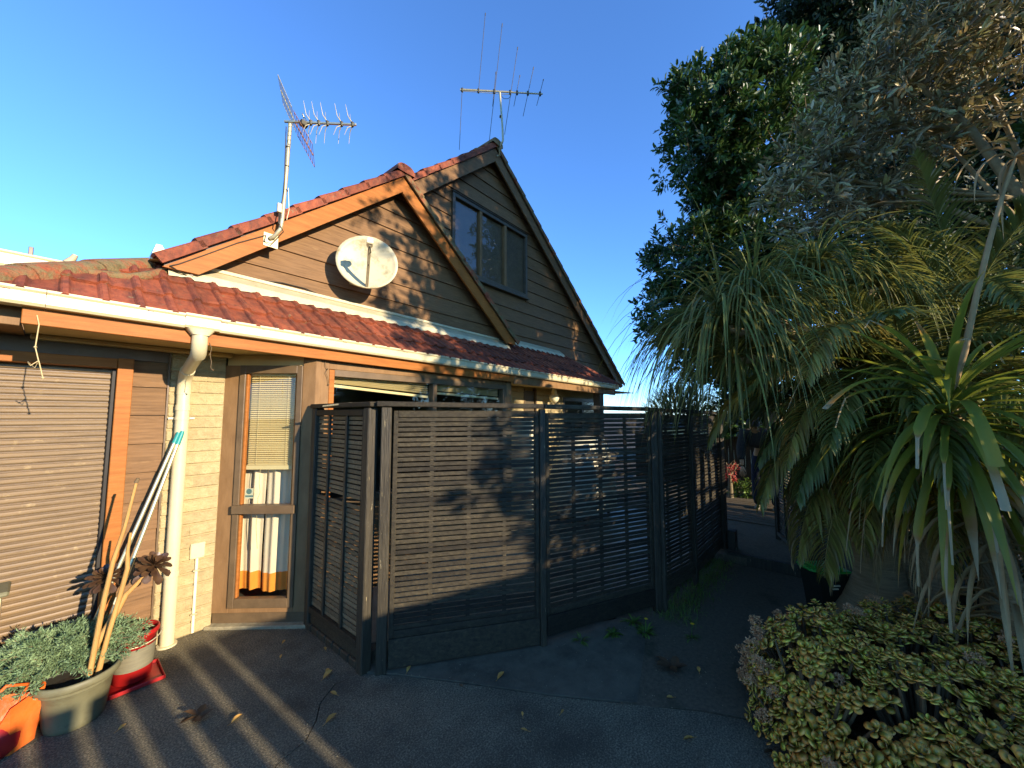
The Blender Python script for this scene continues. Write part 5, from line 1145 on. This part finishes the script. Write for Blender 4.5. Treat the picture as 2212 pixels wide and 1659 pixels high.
# shrubs filling the dark bank behind the palms
def shrub(name, label, blobs, ncl, nleaf, L_, W_, mat, spread=.1, group=None, tmpl=LEAF4, stem=True):
    b0 = blobs[0]; base = (b0[0], b0[1], 0)
    return tree(name, label, base, ([base, (b0[0], b0[1], b0[2]*.6), (b0[0], b0[1], b0[2])], [.05, .04, .02]), blobs, ncl, nleaf, L_, W_, mat, M['bark'], spread, tmpl, .02, False, cat='shrub', group=group)
shrub('bank_shrub', 'dense green shrubs in shadow behind the feather palm', [(7.3, -.7, 2.2, 1.0), (6.8, -1.1, 1.2, .9), (8.2, -.9, 3.0, 1.2), (7.0, -1.6, 3.0, 1.0), (6.2, -1.3, 2.0, .7), (8.6, .1, 3.0, .8), (6.4, -1.7, 1.0, .9), (7.6, .0, 3.2, .6), (6.2, -.35, 1.15, .35)], 1900, 13, .11, .045, M['leafbg'], .18)
shrub('shrub', 'olive green shrub between the palm trunks and the bin', [(5.6, -.5, .5, .4), (5.3, -.9, .6, .5), (5.9, -.9, .9, .5)], 420, 12, .07, .03, M['leafbg'], .1)
# blue-green spiky shrub over the fence
SPK = thing('spiky_shrub', (8.3, 2.5, 0), 'blue-green spiky shrub showing above the far end of the fence', 'shrub')
n = 1500; c = np.array([8.5, 2.4, 1.35]); d0 = randunit(n); d0[:, 2] = np.abs(d0[:, 2]); P = c+d0*np.array([.8, .75, .85])*rng.uniform(.45, 1.0, (n, 1))
V, F, U = straps(P, unit(d0+randunit(n)*.5+np.array([0, 0, .45])), rng.uniform(.18, .34, n), rng.uniform(.014, .024, n), .35, 4, .3); addmesh('leaves', V, F, M['hedgeblue'], SPK, True, None, 'stuff')
MB().tube([(8.55, 2.35, 0), (8.55, 2.35, .6), (8.55, 2.35, 1.3)], [.06, .05, .03], 8).build('stem', M['bark'], SPK)
shrub('feathery_shrub', 'airy fine-leaved shrub rising behind the spiky shrub', [(9.2, 2.25, 2.2, .55), (9.3, 1.9, 2.7, .5), (9.0, 2.5, 2.5, .35), (9.4, 1.6, 2.0, .6)], 420, 10, .075, .014, M['hedgeblue'], .22)

# ------------------------------------------------------------------ beyond the gate
YF = thing('yard_fence', (9.5, 1.0, 0), 'low brown paling fence at the back of the yard', 'fence')
pl = MB().box((-.012, 0, .0), (.012, .098, 1.12), .003).mesh('paling'); pl.materials.append(M['bgfence'])
for i in range(52): link('paling', pl, YF, None, (9.5, -1.6+i*.104, .05+random.uniform(-.012, .012)))
for z in (.3, .95): boxo('rail', (9.53, -1.6, z), (9.57, 3.8, z+.07), M['bgfence'], YF)
NH = thing('neighbour_house', (15, 2.2, 0), 'white neighbouring house glimpsed through the palm fronds', 'house')
boxo('wall', (14, -.6, 0), (17, 5.2, 1.2), M['white'], NH, 0)
for i in range(6): boxo('weatherboard', (13.97, -.6, .1+i*.19), (13.999, 5.2, .1+i*.19+.17), M['white'], NH, .004)
nw = boxo('window', (13.945, 1.4, .55), (13.965, 2.5, 1.05), M['darktrim'], NH); paneo(14, 14.01, 0, 0, 0, nw) if False else None
boxo('window_frame', (13.94, 1.36, 1.05), (13.968, 2.54, 1.1), M['white'], nw); boxo('window_frame', (13.94, 1.36, .5), (13.968, 2.54, .549), M['white'], nw)
MB().prism([(13.7, 1.2), (17.3, 1.2), (15.5, 1.6)], -.8, 5.4).build('roof', M['slate'], NH)
shrub('red_flower_shrub', 'shrub with bright red flowers beside the far fence post', [(8.3, 1.5, .5, .12), (8.33, 1.47, .66, .10)], 26, 8, .05, .02, M['redflower'], .07)
shrub('low_green_shrub', 'small bright green shrub at the foot of the yard fence', [(8.55, 1.15, .22, .22), (8.7, .9, .25, .22), (8.5, 1.4, .2, .16)], 150, 10, .07, .03, M['weed'], .08)
shrub('yard_shrub', 'leafy shrub behind the yard fence', [(10.3, 1.6, 1.3, .5), (10.5, .8, 1.5, .6), (10.4, .0, 1.6, .7), (10.2, 2.3, 1.0, .4)], 420, 11, .09, .04, M['leafbg'], .14)
# person stooping in the yard, mostly hidden by the fronds
PE = thing('person', (7.62, .86, .09), 'person in navy trousers and dark top stooping beyond the gate', 'person')
def skin(name, verts, edges, radii, mat, parent, sub=2):
    me = bpy.data.meshes.new(name); o_ = wloc(parent); me.from_pydata([tuple(Vector(v)-o_) for v in verts], edges, [])
    ob = bpy.data.objects.new(name, me); COL.objects.link(ob); ob.parent = parent; me.materials.append(mat)
    md = ob.modifiers.new('skin', 'SKIN'); md.use_smooth_shade = True
    sv = me.skin_vertices[0].data
    for i, r in enumerate(radii): sv[i].radius = (r, r) if not hasattr(r, '__len__') else r; sv[i].use_root = (i == 0)
    s2 = ob.modifiers.new('sub', 'SUBSURF'); s2.levels = 2; s2.render_levels = 2
    return ob
px_, py_ = 7.62, .86
hipc = (px_+.02, py_, .97); ch = (px_-.22, py_+.05, 1.28); nk = (px_-.34, py_+.07, 1.40); hdp = (px_-.43, py_+.08, 1.47)
sL = (px_-.28, py_+.24, 1.32); sR = (px_-.26, py_-.13, 1.32)
hL = (px_+.02, py_+.10, .92); hR = (px_+.02, py_-.10, .92)
body = [hipc, (px_-.08, py_+.02, 1.12), ch, nk, hdp, sL, (px_-.36, py_+.28, 1.06), (px_-.42, py_+.26, .82), sR, (px_-.34, py_-.16, 1.06), (px_-.42, py_-.10, .82), hL, (px_-.04, py_+.12, .52), (px_+.04, py_+.12, .14), hR, (px_+.0, py_-.12, .52), (px_+.08, py_-.13, .14)]
ed_ = [(0, 1), (1, 2), (2, 3), (3, 4), (2, 5), (5, 6), (6, 7), (2, 8), (8, 9), (9, 10), (0, 11), (11, 12), (12, 13), (0, 14), (14, 15), (15, 16)]
skin('body', body, ed_, [.1, .1, .11, .05, .09, .05, .042, .028, .055, .042, .028, .085, .055, .04, .085, .055, .04], M['skin'], PE)
skin('trousers', [hipc, hL, (px_-.04, py_+.12, .52), (px_+.04, py_+.12, .14), hR, (px_+.0, py_-.12, .52), (px_+.08, py_-.13, .14), (px_-.05, py_+.01, 1.06)], [(0, 1), (1, 2), (2, 3), (0, 4), (4, 5), (5, 6), (0, 7)], [.14, .105, .08, .075, .105, .08, .075, .145], M['navy'], PE)
skin('shirt', [(px_-.09, py_+.02, 1.13), ch, (px_-.31, py_+.065, 1.37), sL, (px_-.36, py_+.28, 1.06), (px_-.40, py_+.27, .9), sR, (px_-.34, py_-.16, 1.06), (px_-.40, py_-.12, .9)], [(0, 1), (1, 2), (1, 3), (3, 4), (4, 5), (1, 6), (6, 7), (7, 8)], [.19, .21, .1, .1, .07, .055, .1, .07, .055], M['dkcloth'], PE)
for yy in (py_+.12, py_-.13):
    skin('shoe', [(px_+.06, yy, .13), (px_-.02, yy, .125), (px_-.13, yy, .12), (px_-.17, yy, .118)], [(0, 1), (1, 2), (2, 3)], [(.042, .04), (.045, .042), (.045, .03), (.03, .022)], M['greylabel'], PE)
mb = MB().lathe((hdp[0]-.03, hdp[1], hdp[2]+.02), [(.001, .12)] + [(.1*math.sin(a), .11*math.cos(a)) for a in np.linspace(.3, 1.9, 8)], 16); mb.build('hair', M['hair'], PE)
for (hx, hy, hz, sg) in ((px_-.42, py_+.26, .82, 1), (px_-.42, py_-.10, .82, -1)):
    pv = [(hx, hy, hz), (hx-.015, hy, hz-.05), (hx-.025, hy, hz-.09)]; pe = [(0, 1), (1, 2)]; rr_ = [.026, .03, .024]
    for k, (dy, ln_) in enumerate(((-.028, .055), (-.01, .068), (.01, .064), (.027, .05))):
        i0 = len(pv); pv += [(hx-.03, hy+dy, hz-.105), (hx-.035, hy+dy*1.1, hz-.105-ln_*.5), (hx-.02, hy+dy*1.1, hz-.105-ln_)]; pe += [(2, i0), (i0, i0+1), (i0+1, i0+2)]; rr_ += [.0095, .0085, .007]
    i0 = len(pv); pv += [(hx-.03, hy-.035*sg, hz-.05), (hx-.045, hy-.05*sg, hz-.085)]; pe += [(1, i0), (i0, i0+1)]; rr_ += [.011, .008]
    skin('hand', pv, pe, rr_, M['skin'], PE)

# ------------------------------------------------------------------ food-scrap bin
BN = thing('lidded_bin', (4.2, .08, 0), 'black kerbside bin with bright green lid beside the palm trunk', 'bin')
Mx = Matrix.Translation((4.22, .10, 0)) @ Matrix.Rotation(R(-48), 4, 'Z')
def taper(mb_, x, y, z, k): return None
vs = [(sx_*a, sy_*b, z) for z, a, b in ((0, .09, .08), (.36, .12, .11)) for sx_, sy_ in ((-1, -1), (1, -1), (1, 1), (-1, 1))]
MB().add([tuple(Mx @ Vector(v)) for v in vs], [(0, 1, 2, 3), (4, 5, 6, 7), (0, 1, 5, 4), (1, 2, 6, 5), (2, 3, 7, 6), (3, 0, 4, 7)]).build('tub', M['bin'], BN)
MB().box((-.14, -.128, .362), (.14, .125, .38), .008, Mx).build('lid', M['lidgreen'], BN)
MB().box((-.10, -.09, .3805), (.10, .088, .395), .01, Mx).build('lid_top', M['lidgreen'], BN)
MB().tube([Mx @ Vector((-.135, -.08, .37)), Mx @ Vector((-.165, -.06, .375)), Mx @ Vector((-.165, .06, .375)), Mx @ Vector((-.135, .08, .37))], .009, 8).build('handle', M['lidgreen'], BN)
for k in range(2): MB().box((-.04, -.112, .26-k*.024), (.04-.016*k, -.1, .27-k*.024), .001, Mx).build('label_stripe', M['white'], BN)

# ------------------------------------------------------------------ weeds along the fence
def weed(x, y, r, n, label, flower=False, L_=.06, grp=None):
    t = thing('weed', (x, y, 0), label, 'weed', grp); P = np.zeros((n, 3))+np.array([x, y, .008]); az_ = rng.uniform(0, 6.28, n); P[:, 0] += np.cos(az_)*r*.4*rng.random(n); P[:, 1] += np.sin(az_)*r*.4*rng.random(n)
    el = rng.uniform(.1, 1.1, n); D = np.stack([np.cos(az_)*np.cos(el), np.sin(az_)*np.cos(el), np.sin(el)], 1)
    V, F, U = straps(P, D, rng.uniform(.5, 1.1, n)*L_*1.5, rng.uniform(.25, .45, n)*L_*.6, 1.3, 5, .15, lambda u: math.sin(math.pi*min(1, .12+u*.88))*1.0+.05)
    addmesh('leaves', V, F, M['weed'], t, True)
    if flower:
        MB().tube([(x, y, .01), (x+.01, y, .07), (x+.012, y-.004, .10)], .0025, 5).build('stalk', M['weed'], t); nn = 26; a = np.linspace(0, 6.28, nn)
        V, F = leafcloud(np.zeros((nn, 3))+np.array([x+.012, y-.004, .10]), np.stack([np.cos(a), np.sin(a), np.full(nn, .35)], 1), np.zeros((nn, 3))+np.array([0, 0, 1.]), np.full(nn, .017), np.full(nn, .005), *LEAF4); addmesh('flower', V, F, M['yellow'], t)
weed(2.57, 1.47, .06, 16, 'small broad-leaved weed at the fence foot nearest the corner', L_=.05)
weed(2.80, 1.33, .07, 20, 'bright green weed beside the middle of the second fence panel', L_=.065)
weed(2.97, 1.15, .08, 26, 'dandelion with a yellow flower near the third fence post', True, .06)
weed(3.05, 1.28, .08, 22, 'leafy weed rooted under the fence by the dandelion', L_=.07)
weed(3.12, .86, .06, 14, 'small yellow-flowered weed out on the path', True, .045)
GW = thing('grass_tufts', (3.9, 1.0, 0), 'strip of dark grass along the shaded far fence foot', 'grass'); GW["kind"] = "stuff"; del GW["category"]
n = 1600; f = rng.random(n); P = np.stack([3.25+f*1.75, 1.12-.03*f+rng.normal(size=n)*.09-.06, np.full(n, .0)], 1); D = unit(rng.normal(size=(n, 3))*.5+np.array([0, 0, 1.]))
V, F, U = straps(P, D, rng.uniform(.03, .09, n), rng.uniform(.003, .006, n), 1.3, 3, .2); addmesh('blades', V, F, M['weed'], GW, False, None, 'stuff')
# ------------------------------------------------------------------ fallen leaves, each where it lies
FL = [(1.19, 2.51, .075, 20, 'drygold', 'largest of the golden fallen leaves in front of the fence corner'), (1.23, 2.53, .055, 70, 'drygold', 'narrow golden leaf lying on the large one by the fence corner'),
      (1.18, 2.31, .05, 110, 'drygold', 'curled golden leaf below the fence corner pair'), (1.04, 2.15, .07, 10, 'drygold', 'pale yellow leaf lying across the driveway crack'),
      (1.17, 3.11, .04, 40, 'drygold', 'small yellow leaf in front of the bay window'), (1.335, 2.79, .04, 80, 'drygold', 'orange leaf against the foot of the short fence panel'),
      (1.88, 1.67, .07, 5, 'drygold', 'cream half leaf on the smooth concrete apron'), (.72, 2.54, .06, 15, 'drygold', 'long tan leaf on the sunlit stripes of the driveway'),
      (1.1, 2.94, .035, 60, 'drygold', 'small tan leaf between bay window and fence corner'), (2.2, .61, .075, 150, 'drygold', 'slender yellow leaf on the dark driveway left of the jade bush'),
      (1.56, 2.16, .055, 30, 'drygold', 'brown crumpled leaf at the foot of the front fence panel'), (1.69, 1.29, .04, 120, 'drygold', 'small pale curl of leaf in the middle of the driveway'),
      (1.70, 1.79, .03, 100, 'drybrown', 'dark curled leaf on the apron edge'), (1.75, 1.37, .03, 45, 'drygold', 'tiny tan leaf above the pale curl in the driveway'),
      (.33, 2.94, .04, 30, 'drygold', 'tan chip of leaf in front of the grey-green pot'), (2.68, .87, .12, 75, 'drybrown', 'dark shrivelled flower head lying on the path'),
      (2.75, .72, .05, 20, 'drygold', 'yellowish leaf beside the dark shrivelled flower head'), (2.42, .78, .045, 140, 'drygold', 'yellow leaf on the path edge near the jade bush'),
      (2.36, .28, .07, 140, 'drybrown', 'reddish dry bract under the jade bush'), (.62, 2.72, .09, 60, 'drybrown', 'black wet leaf debris on the striped driveway'), (1.9, 1.22, .03, 0, 'drygold', 'tiny pale leaf on the driveway below the apron joint'), (2.95, 1.5, .04, 33, 'drygold', 'yellow leaf tucked under the second fence panel')]
for (x, y, L_, a, mt_, lab) in FL:
    t = thing('fallen_leaf', (x, y, .006), lab, 'leaf'); k = 5 if (mt_ == 'drybrown' and L_ > .08) else 1
    for q in range(k):
        th = R(a)+q*1.3; d = np.array([math.cos(th), math.sin(th), .12+.2*(q > 0)]); n_ = np.array([.15*rng.normal(), .15*rng.normal(), 1.])
        tvl = [(0, 0, 0), (.2, .3, .10), (.5, .46, .14), (.8, .3, .10), (1, 0, .02), (.8, -.3, .14), (.5, -.46, .18), (.2, -.3, .10), (.5, 0, .02)]; tfl = [(i, (i+1) % 8, 8) for i in range(8)]
        V, F = leafcloud(np.array([[x+.01*q*math.cos(q), y+.01*q*math.sin(q), .007]]), d[None], n_[None], np.array([L_]), np.array([L_*.5 if a != 150 else L_*.28]), tvl, tfl)
        addmesh('blade', V, F, M[mt_], t, True)
    MB().tube([(x, y, .008), (x-.016*math.cos(R(a)), y-.016*math.sin(R(a)), .006)], .0012, 4).build('stalk', M[mt_], t)
# loose grit on the drive
n = 900; P = np.stack([rng.uniform(.3, 3.2, n), rng.uniform(-.2, 3.0, n), np.full(n, .003)], 1); P = P[(P[:, 1]-2.3 < -(P[:, 0]-1.4)*.55) | (P[:, 0] < 1.3)]
V, F = leafcloud(P, randunit(len(P)), randunit(len(P)), rng.uniform(.003, .009, len(P)), rng.uniform(.003, .008, len(P)), [(0, 0, 0), (.5, .5, .0), (1, 0, 0), (.5, -.5, 0), (.5, 0, .4), (.5, 0, -.4)], [(0, 1, 4), (1, 2, 4), (2, 3, 4), (3, 0, 4), (1, 0, 5), (2, 1, 5), (3, 2, 5), (0, 3, 5)])
gr = addmesh('gravel', V, F, M['kerb'], None); tag(gr, 'scattered pale grit on the dark driveway', None, None, 'stuff')
